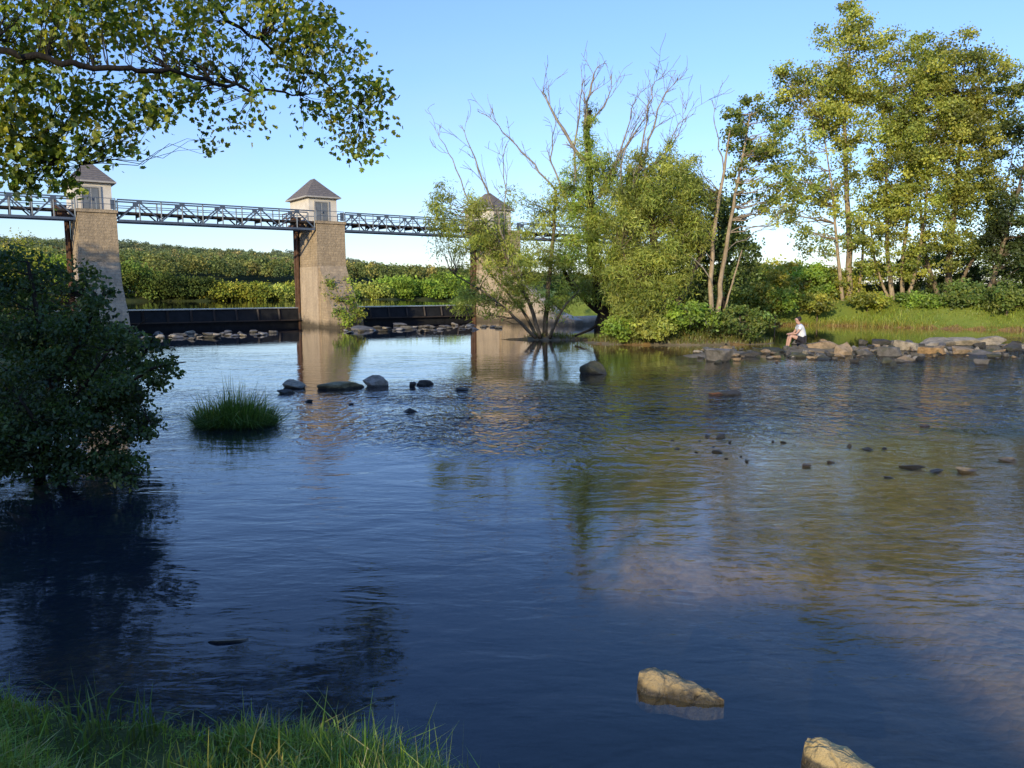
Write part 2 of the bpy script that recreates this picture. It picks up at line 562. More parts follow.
def foliage(C, S, N, leaf, pal, shape, mat, name, parent, clump_jit=0.22, flat=0.6, up=0.5, droop=0.3, w=None, shell=False, light=0.75):
    rep = np.repeat(np.arange(len(C)), N)
    n = len(rep)
    g = rng.normal(size=(n, 3))
    if shell:
        g = unit(g) * rng.uniform(0.5, 1.05, (n, 1)) ** 0.5 * 1.1
    else:
        g = g * 0.55
    g[:, 2] *= flat
    p = C[rep] + g * S[rep][:, None]
    bright = np.clip(1 + rng.normal(0, clump_jit, len(C)), 0.45, 1.7)
    cl = palette(n, pal, 0.2, w) * bright[rep][:, None]
    # one hue per clump, so that light and dark, warm and cool clumps read
    hue = np.array(pal)[rng.choice(len(pal), len(C), p=w)]
    cl = np.clip(0.5 * cl + 0.5 * hue[rep] * bright[rep][:, None], 0.004, 0.6)
    sz = leaf * rng.uniform(0.6, 1.35, n)
    me = leaf_mesh(name, p - root_offset(parent), sz, cl, shape, up, droop, aim=0.55 * unit(g) + light * LIGHTWARD)
    return link(name, me, mat, parent)


def curve(p, q, sag, k=5, jit=0.0):
    p, q = np.array(p, dtype=float), np.array(q, dtype=float)
    m = (p + q) / 2 + np.array(sag)
    out = []
    for t in np.linspace(0, 1, k + 1):
        x = (1 - t) ** 2 * p + 2 * t * (1 - t) * m + t * t * q
        if jit and 0 < t < 1:
            x = x + rng.normal(0, jit, 3)
        out.append(x)
    return out


def smooth_path(pts, sub=4, jit=0.0):
    P = [np.array(p, dtype=float) for p in pts]
    out = []
    for i in range(len(P) - 1):
        p0, p1, p2, p3 = P[max(i - 1, 0)], P[i], P[i + 1], P[min(i + 2, len(P) - 1)]
        for s in range(sub):
            t = s / sub
            x = 0.5 * (2 * p1 + (p2 - p0) * t + (2 * p0 - 5 * p1 + 4 * p2 - p3) * t * t + (3 * p1 - p0 - 3 * p2 + p3) * t ** 3)
            if jit and (i or s):
                x = x.copy(); x[:3] += rng.normal(0, jit, 3)
            out.append(x)
    out.append(P[-1])
    return out


def limbs(mb, tips, trunk_pts, trunk_r, rlimb=0.03, sag=0.15, n=4, minlow=0.25, k=5):
    """a curved limb from the trunk to each clump centre"""
    T = np.array(trunk_pts); TR = np.array(trunk_r)
    for c in tips:
        d = np.linalg.norm(T - c, axis=1)
        hor = np.linalg.norm((T - c)[:, :2], axis=1)
        cost = d + 1.5 * np.maximum(0, T[:, 2] - (c[2] - minlow * hor))
        i = int(np.argmin(cost))
        ln = float(np.linalg.norm(T[i] - c))
        if ln < 0.05:
            continue
        r0 = min(TR[i] * 0.7, rlimb * (0.5 + 0.35 * ln))
        pts = curve(T[i], c, (0, 0, -sag * ln * 0.5), k, ln * 0.03)
        mb.tube(pts, np.linspace(r0, r0 * 0.25, len(pts)), n, False)


def tree(name, label, cat, group, base, trunks, ells, leaf=0.2, pal=None, shape='rhomb', bark='bark', mat='leaf', rlimb=0.03,
         clump_jit=0.25, flat=0.6, sides=7, up=0.12, droop=0.3, w=None, sag=0.15, part='trunk', crown='crown', limb_share=1.0):
    """trunks: lists of (x, y, z, r)"""
    root = empty(name, base, label, cat, group)
    mb = MB()
    TP, TR = [], []
    for tr in trunks:
        sp = smooth_path(tr, 4, 0.0)
        pts = [q[:3] for q in sp]
        rr = [max(0.006, q[3]) for q in sp]
        pts = [p + (rng.normal(0, 0.25, 3) * r if 0 < i < len(pts) - 1 else 0) for i, (p, r) in enumerate(zip(pts, rr))]
        mb.tube(pts, rr, sides)
        TP += pts; TR += rr
    C, S, N = clumps_in(ells)
    k = rng.random(len(C)) < limb_share
    limbs(mb, C[k], TP, TR, rlimb, sag)
    mb.build(part, M[bark], root, True)
    foliage(C, S, N, leaf, pal, shape, M[mat], crown, root, clump_jit, flat, up, droop, w)
    return root, TP, TR


def pxe(px, py, rx, ry, Y, rd, n, cr, nl):
    """an ellipsoid of clumps given by where it is seen at distance Y"""
    c = at(px, py, Y)
    s = Y / FPX
    return (c, (rx * s, rd, ry * s), n, cr, nl)


def pxt(*pts):
    """trunk path from (px, py, Y, r)"""
    return [np.array((*at(p[0], p[1], p[2]), p[3])) for p in pts]


# ------------------------------------------------------------------ layout of the weir
P1, P2, P3 = np.array((-21.5, 41.2)), np.array((-11.07, 48.5)), np.array((-0.14, 56.0))
B2 = (P2 - P1) / np.linalg.norm(P2 - P1)        # along the footbridge
U2 = np.array((-B2[1], B2[0]))                  # upstream
BV, UV, ZV = np.array((*B2, 0.0)), np.array((*U2, 0.0)), np.array((0, 0, 1.0))


# ------------------------------------------------------------------ ground
def sstep(x, a, b):
    t = np.clip((x - a) / (b - a), 0, 1)
    return t * t * (3 - 2 * t)


def poly_sd(x, y, poly):
    """signed distance to a polygon, positive inside"""
    P = np.array(poly, dtype=float)
    d = np.full(x.shape, 1e18)
    inside = np.zeros(x.shape, bool)
    for i in range(len(P)):
        a, b = P[i], P[(i + 1) % len(P)]
        ex, ey = b - a
        wx, wy = x - a[0], y - a[1]
        t = np.clip((wx * ex + wy * ey) / (ex * ex + ey * ey), 0, 1)
        d = np.minimum(d, (wx - ex * t) ** 2 + (wy - ey * t) ** 2)
        if a[1] != b[1]:
            c = (a[1] > y) != (b[1] > y)
            xi = (b[0] - a[0]) * (y - a[1]) / (b[1] - a[1]) + a[0]
            inside ^= c & (x < xi)
    return np.where(inside, 1, -1) * np.sqrt(d)


def vnoise(x, y, f, seed):
    r = np.random.default_rng(seed)
    o = 0
    for k in range(5):
        th = r.uniform(0, 2 * math.pi, 4); ph = r.uniform(0, 6.28, 4); ff = f * r.uniform(0.6, 1.6, 4) * (1.7 ** k)
        for j in range(4):
            o = o + np.sin(ff[j] * (x * math.cos(th[j]) + y * math.sin(th[j])) + ph[j]) * 0.5 / (1.6 ** k)
    return o * 0.5


LEFT_BANK = [(9, -14), (3.0, -1.0), (1.2, 2.2), (0.6, 3.1), (0.2, 3.5), (-0.3, 3.8), (-0.8, 3.9), (-1.4, 4.0), (-2.1, 4.1), (-3.2, 4.35), (-4.4, 4.9), (-5.6, 7.2), (-6.3, 9.3), (-7.1, 11.5), (-8.5, 14.5),
             (-11.5, 20), (-17, 28), (-25, 34), (-31, 34), (-40, 33), (-60, 22), (-400, -60), (-400, -400), (60, -400)]
RIGHT_BANK = [(0.4, 64), (0.9, 57.5), (3.2, 56.0), (6.0, 55.6), (10.5, 53.5), (15.0, 51.0), (21.5, 49.6), (26, 45.6), (33, 42.5), (48, 41), (90, 36), (400, -20), (900, -20), (900, 1500), (-40, 1500), (-9, 93), (-3, 82)]


def ground_z(x, y):
    s_up = (x - P2[0]) * U2[0] + (y - P2[1]) * U2[1]
    t_al = (x - P2[0]) * B2[0] + (y - P2[1]) * B2[1]
    nz = vnoise(x, y, 1.1, 3); nb = vnoise(x, y, 0.35, 5)
    # bed: deep along the left and in the pool under the weir, shallow to the right and over the riffle
    deepl = 1 - sstep(x - (0.12 * y - 0.5), -1.6, 1.0)
    riff = sstep(y, 9.5, 15) * (1 - sstep(y, 24, 30))
    z = -0.19 - 1.1 * deepl * (1 - 0.6 * riff) - 0.28 * sstep(y, 12.5, 16) - 0.04 * (1 - sstep(y, 4.6, 7.0)) - 0.55 * np.exp(-(((x - 1.75) / 1.35) ** 4 + ((y - 5.0) / 1.75) ** 4)) - 0.8 * sstep(y, 29, 37)  # hollow beyond the front stones added so their cast shadows don't show
    z = z + 0.05 * nz
    gx, gy = (x - 5.4) / 2.6, (y - 11.4) / 1.8
    z = z + 0.10 * np.exp(-(gx * gx + gy * gy))
    # island and its spit, the stone bar
    e = ((x - 7.4) / 5.0) ** 2 + ((y - 34.6) / 2.1) ** 2
    isl = 1.25 * np.exp(-e * 1.1) - 0.55
    e2 = ((x - 1.8) / 4.6) ** 2 + ((y - 36.6) / 1.0) ** 2
    spit = 0.75 * np.exp(-e2 * 1.2) - 0.55
    z = np.maximum(z, np.maximum(isl, spit) + 0.05 * nz)
    bx = np.clip((x - 6.5) / 17.5, 0, 2.5)
    by = 27.6 + np.where(bx < 0.3, bx / 0.3 * 3.0, 3.0 + (bx - 0.3) * 4.0)
    e3 = ((y - by) / 1.6) ** 2 + np.where(x < 6.5, ((x - 6.5) / 1.5) ** 2, 0)
    z = np.maximum(z, -0.5 + 0.55 * np.exp(-e3) + 0.05 * nz)
    # upstream pool
    up = sstep(s_up, 3.2, 3.5)
    z = z * (1 - up) + (0.1 + 0.05 * nz) * up
    # banks
    dl = poly_sd(x, y, LEFT_BANK) + 0.18 * nz
    zl = -0.6 + 0.72 * sstep(dl, -0.5, 0.25) + 0.35 * sstep(dl, 0.1, 1.6) + 0.35 * sstep(dl, 1.2, 4.0) + 1.0 * sstep(dl, 6, 30) + 0.06 * nz
    z = np.where(dl > -0.5, np.maximum(z, zl), z)
    dr = poly_sd(x, y, RIGHT_BANK) + 0.35 * nb
    zr = -0.7 + 0.8 * sstep(dr, -0.8, 0.3) + 1.45 * sstep(dr, 0.2, 3.0) + 0.5 * sstep(dr, 3, 10) + 0.07 * nz
    z = np.where(dr > -0.8, np.maximum(z, zr), z)
    # far shore and hills above the weir
    ds = s_up - (36 + 3.0 * nb + 0.10 * np.clip(-t_al, 0, 200))
    H = np.interp(x / np.maximum(y, 60), [-1.2, -0.66, -0.5, -0.34, -0.18, -0.08, 0.3, 1.0], [46, 34, 29, 20, 11, 6.5, 1.5, 2])
    hill = (H * (1 + .13 * vnoise(x, y, .035, 41)) + 3.5 * vnoise(x, y, .02, 43)) * np.clip((y - 230) / 420, 0, 1) ** 1.1
    zs = -0.4 + 1.7 * sstep(ds, -1, 0.5) + 0.8 * sstep(ds, 0.5, 6) + np.maximum(hill, 0)
    z = np.where((ds > -1) & (s_up > 4), np.maximum(z, zs), z)
    return z, dl, dr, ds, isl, spit, e3


def gz(x, y):
    return float(ground_z(np.array([float(x)]), np.array([float(y)]))[0][0])


def axis(lo, hi, c, fine, grow):
    out = [c]
    s = fine; q = c
    while q < hi:
        q += s
        s = fine + abs(q - c) * grow
        out.append(q)
    q = c
    while q > lo:
        s = fine + abs(q - c) * grow
        q -= s
        out.insert(0, q)
    return np.array(out)


gx_, gy_ = axis(-900, 900, 0, 0.10, 0.017), axis(-120, 1400, 4, 0.10, 0.015)
GX, GY = np.meshgrid(gx_, gy_)
GZ, DL, DR, DS, ISL, SPIT, E3 = ground_z(GX, GY)
nx, ny = len(gx_), len(gy_)
ii = np.arange(nx * ny).reshape(ny, nx)
quads = np.stack([ii[:-1, :-1], ii[:-1, 1:], ii[1:, 1:], ii[1:, :-1]], -1).reshape(-1, 4)
VV = np.stack([GX, GY, GZ], -1).reshape(-1, 3)
qc = quads[:, 0]
f = lambda A: A.ravel()[qc]
zone = np.zeros(len(quads), int)                        # 0 riverbed
isl_m = (np.maximum(f(ISL), f(SPIT)) > -0.12) | ((f(E3) < 1.3) & (f(GX) > 5.5) & (f(GY) < 45))
zone[isl_m] = 1
zone[f(DL) > -0.1] = 2
zone[f(DR) > -0.2] = 3
s_up_f = (f(GX) - P2[0]) * U2[0] + (f(GY) - P2[1]) * U2[1]
zone[(f(DS) > -2.5) & (s_up_f > 4)] = 4
for zi, (nm, mt) in enumerate((('riverbed', 'bed'), ('gravel_ground', 'gravel'), ('river_bank', 'bank'), ('river_bank', 'far_bank'), ('hillside', 'hill'))):
    q = quads[zone == zi]
    used, inv = np.unique(q.ravel(), return_inverse=True)
    me = np_mesh(nm, VV[used], inv, np.arange(len(q)) * 4, np.full(len(q), 4), None, True)
    tag(link(nm, me, M[mt]), kind='structure')

# water sheets
mb = MB()
W = [(-48, 22), (-44, 29), P1 - B2 * 20 + U2 * 3.15, P3 + B2 * 1.2 + U2 * 3.15, (30, 62), (120, 60), (120, -60), (-48, -60)][::-1]
mb.add([(p[0], p[1], 0.0) for p in W], [tuple(range(len(W)))])
tag(mb.build('river_water', M['water']), kind='structure')
mb = MB()
W = [P1 - B2 * 45 + U2 * 3.45, P3 + B2 * 1.3 + U2 * 3.45, P3 + B2 * 8 + U2 * 60, P1 - B2 * 90 + U2 * 70]
mb.add([(p[0], p[1], 1.12) for p in W], [tuple(range(len(W)))])
tag(mb.build('upstream_water', M['water']), kind='structure')

# ------------------------------------------------------------------ weir towers, gates, footbridge
PW, PL, ZT = 1.85, 3.5, 6.45


def loc3(P, a, u, z):
    return np.array((P[0] + B2[0] * a + U2[0] * u, P[1] + B2[1] * a + U2[1] * u, z))


def tower(P, label, foot=True, beam=True):
    root = empty('weir_tower', (*P, 0), label, 'weir tower', 'stone towers of the weir')
    root.rotation_euler = (0, 0, 0)
    h = PW / 2
    # shaft with slight batter, capping course, plinth and sloping buttress
    def ring(a0, a1, u0, u1, z):
        return [loc3(P, a0, u0, z), loc3(P, a1, u0, z), loc3(P, a1, u1, z), loc3(P, a0, u1, z)]
    mb = MB()
    mb.hexa(ring(-h, h, 0, PL, 3.7), ring(-h + .02, h - .02, 0.02, PL - .02, ZT - 0.16))
    mb.build('shaft', M['pier_stone'], root)
    mb = MB()
    mb.hexa(ring(-h - .05, h + .05, -.05, PL + .05, ZT - 0.16), ring(-h - .05, h + .05, -.05, PL + .05, ZT))
    mb.build('capping', M['pier_stone'], root)
    mb = MB()
    mb.hexa(ring(-h - .06, h + .06, -.06, PL + .1, -1.2), ring(-h - .03, h + .03, -.03, PL + .05, 3.7))
    mb.build('plinth', M['plinth_stone'], root)
    mb = MB()
    w0 = h - 0.06
    k = 9
    vs, fs = [], []
    for i in range(k + 1):
        t = i / k
        z = 3.75 * (1 - t) - 0.9 * max(0, t - 0.9) * 10
        u = -0.07 - 2.75 * t + (0.05 * math.sin(i * 2.7) if 0 < i < k else 0)
        for aa, uu in ((-w0, 0.3), (-w0 + .02 * math.sin(i), u), (0, u - 0.12 * t), (w0 + .02 * math.cos(i), u), (w0, 0.3)):
            vs.append(loc3(P, aa, uu, z))
    for i in range(k):
        for j in range(4):
            fs.append((i * 5 + j, i * 5 + j + 1, (i + 1) * 5 + j + 1, (i + 1) * 5 + j))
    mb.add(vs, fs)
    mb.build('buttress', M['pier_stone'], root)
    # house on top
    f0, f1, ze = 1.2, 4.55, 8.02
    mb = MB()
    mb.hexa(ring(-h + .02, h - .02, f0, f1, ZT + .01), ring(-h + .02, h - .02, f0, f1, ze - .08))
    wall = mb.build('house_wall', M['plaster'], root)
    mb = MB()
    mb.hexa(ring(-h - .12, h + .12, PL + .08, f1 + .1, ZT - .14), ring(-h - .12, h + .12, PL + .08, f1 + .1, ZT - .002))
    for a in (-h + .2, h - .2):
        mb.bar(loc3(P, a, PL + .08, ZT - 1.1), loc3(P, a, f1 - .1, ZT - .15), .14, .14)
    mb.build('bracket', M['rust'], root)
    mb = MB()
    o = 0.22
    mb.hexa(ring(-h - o, h + o, f0 - o, f1 + o, ze - .08), ring(-h - o, h + o, f0 - o, f1 + o, ze))
    mb.build('eaves', M['trim'], root)
    mb = MB()
    um = (f0 + f1) / 2
    o = .2
    lo = ring(-h - o, h + o, f0 - o, f1 + o, ze + .002)
    mid = ring(-h * .62, h * .62, f0 + .62, f1 - .62, ze + .62)
    tp = [loc3(P, 0, um - .35, ze + 1.25), loc3(P, 0, um + .35, ze + 1.25)]
    mb.add(lo + mid + tp, [(3, 2, 1, 0), (0, 1, 5, 4), (1, 2, 6, 5), (2, 3, 7, 6), (3, 0, 4, 7),
                           (4, 5, 8), (5, 6, 9, 8), (6, 7, 9), (7, 4, 8, 9)])
    mb.build('roof', M['roof'], root)
    # door in the downstream front, window in each long side
    mb = MB()
    fu = f0 - 0.03
    for a in (-.48, .42):
        mb.box(loc3(P, a - .07, fu, ZT + .62), BV, UV, ZV, .09, .07, 1.2)
    mb.box(loc3(P, -.10, fu, ZT + 1.265), BV, UV, ZV, .99, .07, .09)
    fr = mb.build('door_frame', M['trim'], root)
    mb = MB()
    mb.box(loc3(P, -.33, f0 - .012, ZT + .615), BV, UV, ZV, .405, .03, 1.19)
    mb.box(loc3(P, .13, f0 - .012, ZT + .615), BV, UV, ZV, .405, .03, 1.19)
    for a in (-.33, .13):
        mb.box(loc3(P, a, f0 - .032, ZT + .33), BV, UV, ZV, .27, .012, .4)
        mb.box(loc3(P, a, f0 - .032, ZT + .88), BV, UV, ZV, .27, .012, .45)
    d = mb.build('door', M['door_paint'], root)
    mb = MB()
    mb.box(loc3(P, -.06, f0 - .06, ZT + .62), BV, UV, ZV, .04, .06, .12)
    mb.build('handle', M['steel'], d)
    # railing on the platform in front of the door
    mb = MB()
    for a in (-h + .05, 0.0, h - .05):
        mb.bar(loc3(P, a, .06, ZT), loc3(P, a, .06, ZT + .62), .035, .035)
    for z in (.3, .6):
        mb.bar(loc3(P, -h + .05, .06, ZT + z), loc3(P, h - .05, .06, ZT + z), .03, .03)
    mb.box(loc3(P, h - .14, .09, ZT + .3), BV, UV, ZV, .26, .03, .5)
    mb.build('railing', M['steel'], root)
    if beam:
        mb = MB()
        s = -h - .16
        mb.box(loc3(P, s, 3.2, 3.0), BV, UV, ZV, .26, .16, 6.1)
        mb.box(loc3(P, s, 3.02, 3.0), BV, UV, ZV, .10, .2, 6.1)
        mb.box(loc3(P, s, 3.4, 3.0), BV, UV, ZV, .10, .24, 6.1)
        mb.build('guide_beam', M['rust'], root)
        mb = MB()
        mb.box(loc3(P, -h - .42, 2.75, ZT - .28), BV, UV, ZV, .74, 2.2, .1)
        for u in (1.7, 2.4, 3.1, 3.8):
            mb.bar(loc3(P, -h - .75, u, ZT - .23), loc3(P, -h - .75, u, ZT + .62), .05, .05)
        for z in (.02, .3, .6):
            mb.bar(loc3(P, -h - .75, 1.66, ZT + z), loc3(P, -h - .75, 3.84, ZT + z), .04, .05)
        mb.box(loc3(P, -h - .45, 2.3, ZT + .05), BV, UV, ZV, .4, .8, .5)
        mb.build('winch_platform', M['rust'], root)
    return root


tower(P1, 'stone weir tower whose lower half lies in shade, nearest the left edge of the picture')
tower(P2, 'middle weir tower standing clear in the water with a green plant on its foot')
tower(P3, 'farthest weir tower, half hidden behind the spreading willow')


def span(Pa, Pb, a0, a1, label):
    """pony truss footbridge between two piers"""
    pa, pb = Pa + B2 * a0, Pb - B2 * a1
    ln = float(np.linalg.norm(pb - pa))
    root = empty('footbridge_span', (*pa, 0), label, 'footbridge', 'steel footbridge spans between the weir towers')
    n = max(4, int(round(ln / 1.05)))
    if n % 2:
        n += 1
    z0, z1, zd = 5.93, 7.02, 6.36
    st = ln / n

    def q(i, u, z):
        return np.array((*(pa + B2 * st * i + U2 * u), z))
    for u in (0.12, 1.28):
        mb = MB()
        mb.bar(q(0, u, z0), q(n, u, z0), .09, .12)
        mb.bar(q(0, u, z1), q(n, u, z1), .08, .07)
        mb.bar(q(0, u, zd + .33), q(n, u, zd + .33), .03, .04)
        for i in range(n + 1):
            mb.bar(q(i, u, z0 + .06), q(i, u, z1 - .035), .055, .055)
        for i in range(n):
            if i % 2 == 0:
                mb.bar(q(i, u, z0 + .06), q(i + 1, u, z1 - .09), .05, .07)
            else:
                mb.bar(q(i, u, z1 - .09), q(i + 1, u, z0 + .06), .05, .07)
        for i in range(1, n, 2):
            mb.box(q(i, u, z1 - .07), BV, UV, ZV, .26, .09, .16)
        mb.build('truss', M['steel'], root)
    mb = MB()
    mb.box((q(0, .7, zd) + q(n, .7, zd)) / 2, BV, UV, ZV, ln, 1.06, .1)
    for i in range(n + 1):
        mb.box(q(i, .7, zd - .12), BV, UV, ZV, .07, 1.08, .13)
    mb.build('deck', M['gate_rib'], root)
    return root


h_ = PW / 2 + .06
span(P1 - B2 * 13.25, P1, h_, h_, 'steel footbridge span left of the shaded tower, crossing the left edge of the picture')
span(P1, P2, h_, h_, 'grey steel truss footbridge span between the shaded tower and the middle tower')
span(P2, P3, h_, h_, 'grey steel truss footbridge span between the middle tower and the willow')
span(P3, P3 + B2 * 11, h_, 0, 'far footbridge span hidden behind the willow branches')


def gate(Pa, Pb, label):
    pa, pb = Pa + B2 * (PW / 2 + .1), Pb - B2 * (PW / 2 + .1)
    ln = float(np.linalg.norm(pb - pa))
    root = empty('weir_gate', (*pa, 0), label, 'weir gate', 'black flap gates of the weir')
    q = lambda a, u, z: np.array((*(pa + B2 * a + U2 * u), z))
    mb = MB()
    mb.hexa([q(0, 2.95, .40), q(ln, 2.95, .40), q(ln, 3.12, .40), q(0, 3.12, .40)], [q(0, 3.1, 1.1), q(ln, 3.1, 1.1), q(ln, 3.25, 1.1), q(0, 3.25, 1.1)])
    mb.build('flap', M['gate'], root)
    mb = MB()
    mb.box(q(ln / 2, 3.22, 1.135), BV, UV, ZV, ln, .5, .065)
    mb.build('crest', M['crest'], root)
    mb = MB()
    n = max(3, int(ln / 1.25))
    for i in range(n + 1):
        a = .06 + (ln - .12) * i / n
        mb = MB()
        mb.bar(q(a, 2.88, .44), q(a, 3.04, 1.08), .09, .1)
        mb.build('rib', M['gate_rib'], root)
    mb = MB()
    mb.bar(q(0, 2.82, .37), q(ln, 2.82, .37), .16, .06)
    mb.build('lip', M['gate_rib'], root)
    mb = MB()
    mb.box(q(ln / 2, 3.25, -.35), BV, UV, ZV, ln, .4, 1.4)
    mb.build('shaded_sill', M['gate'], root)  # black colour paints the shaded void below the flap


gate(P1 - B2 * 13.25, P1, 'black weir gate left of the shaded tower, behind the dark bush')
gate(P1, P2, 'long black weir gate between the shaded tower and the middle tower')
gate(P2, P3, 'black weir gate between the middle tower and the far willow')

# right-hand abutment: wing wall with a sloping top, lower quay wall beside it
root = empty('abutment_wall', (1.2, 55.5, 0), 'pale sloping concrete abutment wall in sun behind the spreading willow', 'wall')
mb = MB()
Q = lambda a, u, z: loc3(P3, a, u, z)
mb.add([Q(-.2, -.3, -.8), Q(-.2, -7.5, -.8), Q(-.2, -7.5, .35), Q(-.2, -5.2, .9), Q(-.2, -.3, 3.3),
        Q(.5, -.3, -.8), Q(.5, -7.5, -.8), Q(.5, -7.5, .35), Q(.5, -5.2, .9), Q(.5, -.3, 3.3)],
       [(0, 1, 2, 3, 4), (9, 8, 7, 6, 5), (0, 5, 6, 1), (1, 6, 7, 2), (2, 7, 8, 3), (3, 8, 9, 4), (4, 9, 5, 0)])
mb.build('wing_wall', M['wall_stone'], root)
mb = MB()
mb.hexa([Q(.55, -7.3, -.6), Q(7.5, -7.6, -.6), Q(7.5, -6.2, -.6), Q(.55, -6.0, -.6)], [Q(.55, -7.0, .55), Q(7.5, -7.2, .55), Q(7.5, -6.2, .55), Q(.55, -6.0, .55)])
mb.build('quay_step', M['wall_stone'], root)
# ------------------------------------------------------------------ hill forest
def forest():
    n = 9500
    y = 270 + 400 * rng.uniform(0, 1, n) ** 0.8
    u = rng.uniform(-0.78, 0.32, n)
    x = u * y
    z, dl, dr, ds, *_ = ground_z(x, y)
    ok = (ds > 12)
    x, y, z, u = x[ok], y[ok], z[ok], u[ok]
    n = len(x)
    hgt = rng.uniform(5.0, 9.5, n) * np.interp(u, [-.3, -.1, .1], [1, .85, .5])
    rad = hgt * rng.uniform(0.30, 0.44, n)
    K = 125
    d = unit(rng.normal(size=(n, K, 3)))
    d[..., 2] = np.abs(d[..., 2]) * 1.1 - 0.2
    lump = 1 + .16 * np.sin(d[..., :1] * 6 + rng.uniform(0, 6, (n, 1, 1))) * np.sin(d[..., 2:] * 7 + rng.uniform(0, 6, (n, 1, 1)))
    rr = rng.uniform(0.72, 1.05, (n, K, 1)) * lump
    c = np.stack([x, y, z + hgt * 0.55], -1)[:, None, :] + d * rr * np.stack([rad, rad, hgt * 0.5], -1)[:, None, :]
    c = c.reshape(-1, 3)
    pal = np.array([(0.11, 0.13, 0.028), (0.16, 0.165, 0.034), (0.075, 0.10, 0.028), (0.22, 0.195, 0.045), (0.28, 0.21, 0.055), (0.20, 0.14, 0.05)])
    pal = pal * 1.35
    wood = vnoise(x, y, .03, 51)
    tc = pal[rng.choice(6, n, p=[.3, .25, .24, .13, .05, .03])] * (1 + rng.normal(0, .2, (n, 1))) * np.clip(1 + .35 * wood, .5, 1.5)[:, None]
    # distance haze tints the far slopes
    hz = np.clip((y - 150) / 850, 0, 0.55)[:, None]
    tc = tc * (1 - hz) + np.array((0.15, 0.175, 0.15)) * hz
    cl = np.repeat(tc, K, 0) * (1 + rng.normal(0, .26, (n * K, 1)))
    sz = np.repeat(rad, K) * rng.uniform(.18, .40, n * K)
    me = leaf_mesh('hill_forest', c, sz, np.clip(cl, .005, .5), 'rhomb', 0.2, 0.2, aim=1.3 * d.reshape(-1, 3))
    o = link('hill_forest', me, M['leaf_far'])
    tag(o, 'mixed green and golden woodland covering the hillside beyond the weir', 'woodland', None, 'stuff')


forest()

GREEN_MID = [(0.055, 0.085, 0.018), (0.08, 0.105, 0.022), (0.04, 0.06, 0.016), (0.11, 0.115, 0.025)]
def bright(p, k):
    return [tuple(c * k for c in q) for q in p]


GREEN_DARK = [(0.05, 0.07, 0.02), (0.07, 0.095, 0.025), (0.095, 0.115, 0.03)]
YELLOW = [(0.17, 0.17, 0.025), (0.13, 0.15, 0.024), (0.21, 0.18, 0.03), (0.10, 0.12, 0.022)]
WILLOW = [(0.15, 0.16, 0.045), (0.12, 0.14, 0.035), (0.19, 0.185, 0.055), (0.085, 0.10, 0.028)]
FRESH = [(0.10, 0.15, 0.022), (0.14, 0.18, 0.026), (0.08, 0.115, 0.02)]


YELLOW, WILLOW, FRESH, GREEN_MID = bright(YELLOW, 1.7), [(c[0] * 2.25, c[1] * 2.25, c[2] * 1.7) for c in WILLOW], bright(FRESH, 2.0), bright(GREEN_MID, 1.9)


def shore_tree(px, top, Y, wpx, pal, label, cat='tree', n=26):
    """a tree on the far shore above the weir"""
    Y0 = Y
    for q in np.arange(55, 130, .5):          # step back from the waterline
        if q > 60 and float(ground_z(np.array([(px - 512) / FPX * q]), np.array([q]))[3][0]) > 0.3 + .10 * (Y0 - 84):
            Y = float(q); break
    X = (px - 512) / FPX * Y
    zb = gz(X, Y) - 0.1
    ztop = float(at(px, top, Y)[2])
    hh = max(1.5, (ztop - zb) * .8)
    rw = wpx / 2 * Y / FPX
    tr = [np.array((X, Y, zb, .05 * hh ** .8 + .03)), np.array((X + rng.normal(0, .2), Y, zb + hh * .5, .03 * hh ** .8)), np.array((X + rng.normal(0, .3), Y, zb + hh * .85, .02))]
    ells = [((X, Y, zb + hh * .54), (rw * .85, rw * .8, hh * .44), n, max(.5, rw * .28), 170),
            ((X - rw * .35, Y, zb + hh * .3), (rw * .6, rw * .6, hh * .3), n // 2, max(.5, rw * .26), 150),
            ((X + rw * .4, Y, zb + hh * .3), (rw * .6, rw * .6, hh * .3), n // 2, max(.5, rw * .26), 150)]
    return tree('shore_tree' if cat == 'tree' else 'shore_shrub', label, cat, 'trees on the far shore above the weir', (X, Y, zb), [tr], ells,
                leaf=max(.18, .0026 * Y), pal=pal, mat='leaf_far', rlimb=.02, clump_jit=.22, sides=5, limb_share=.5)


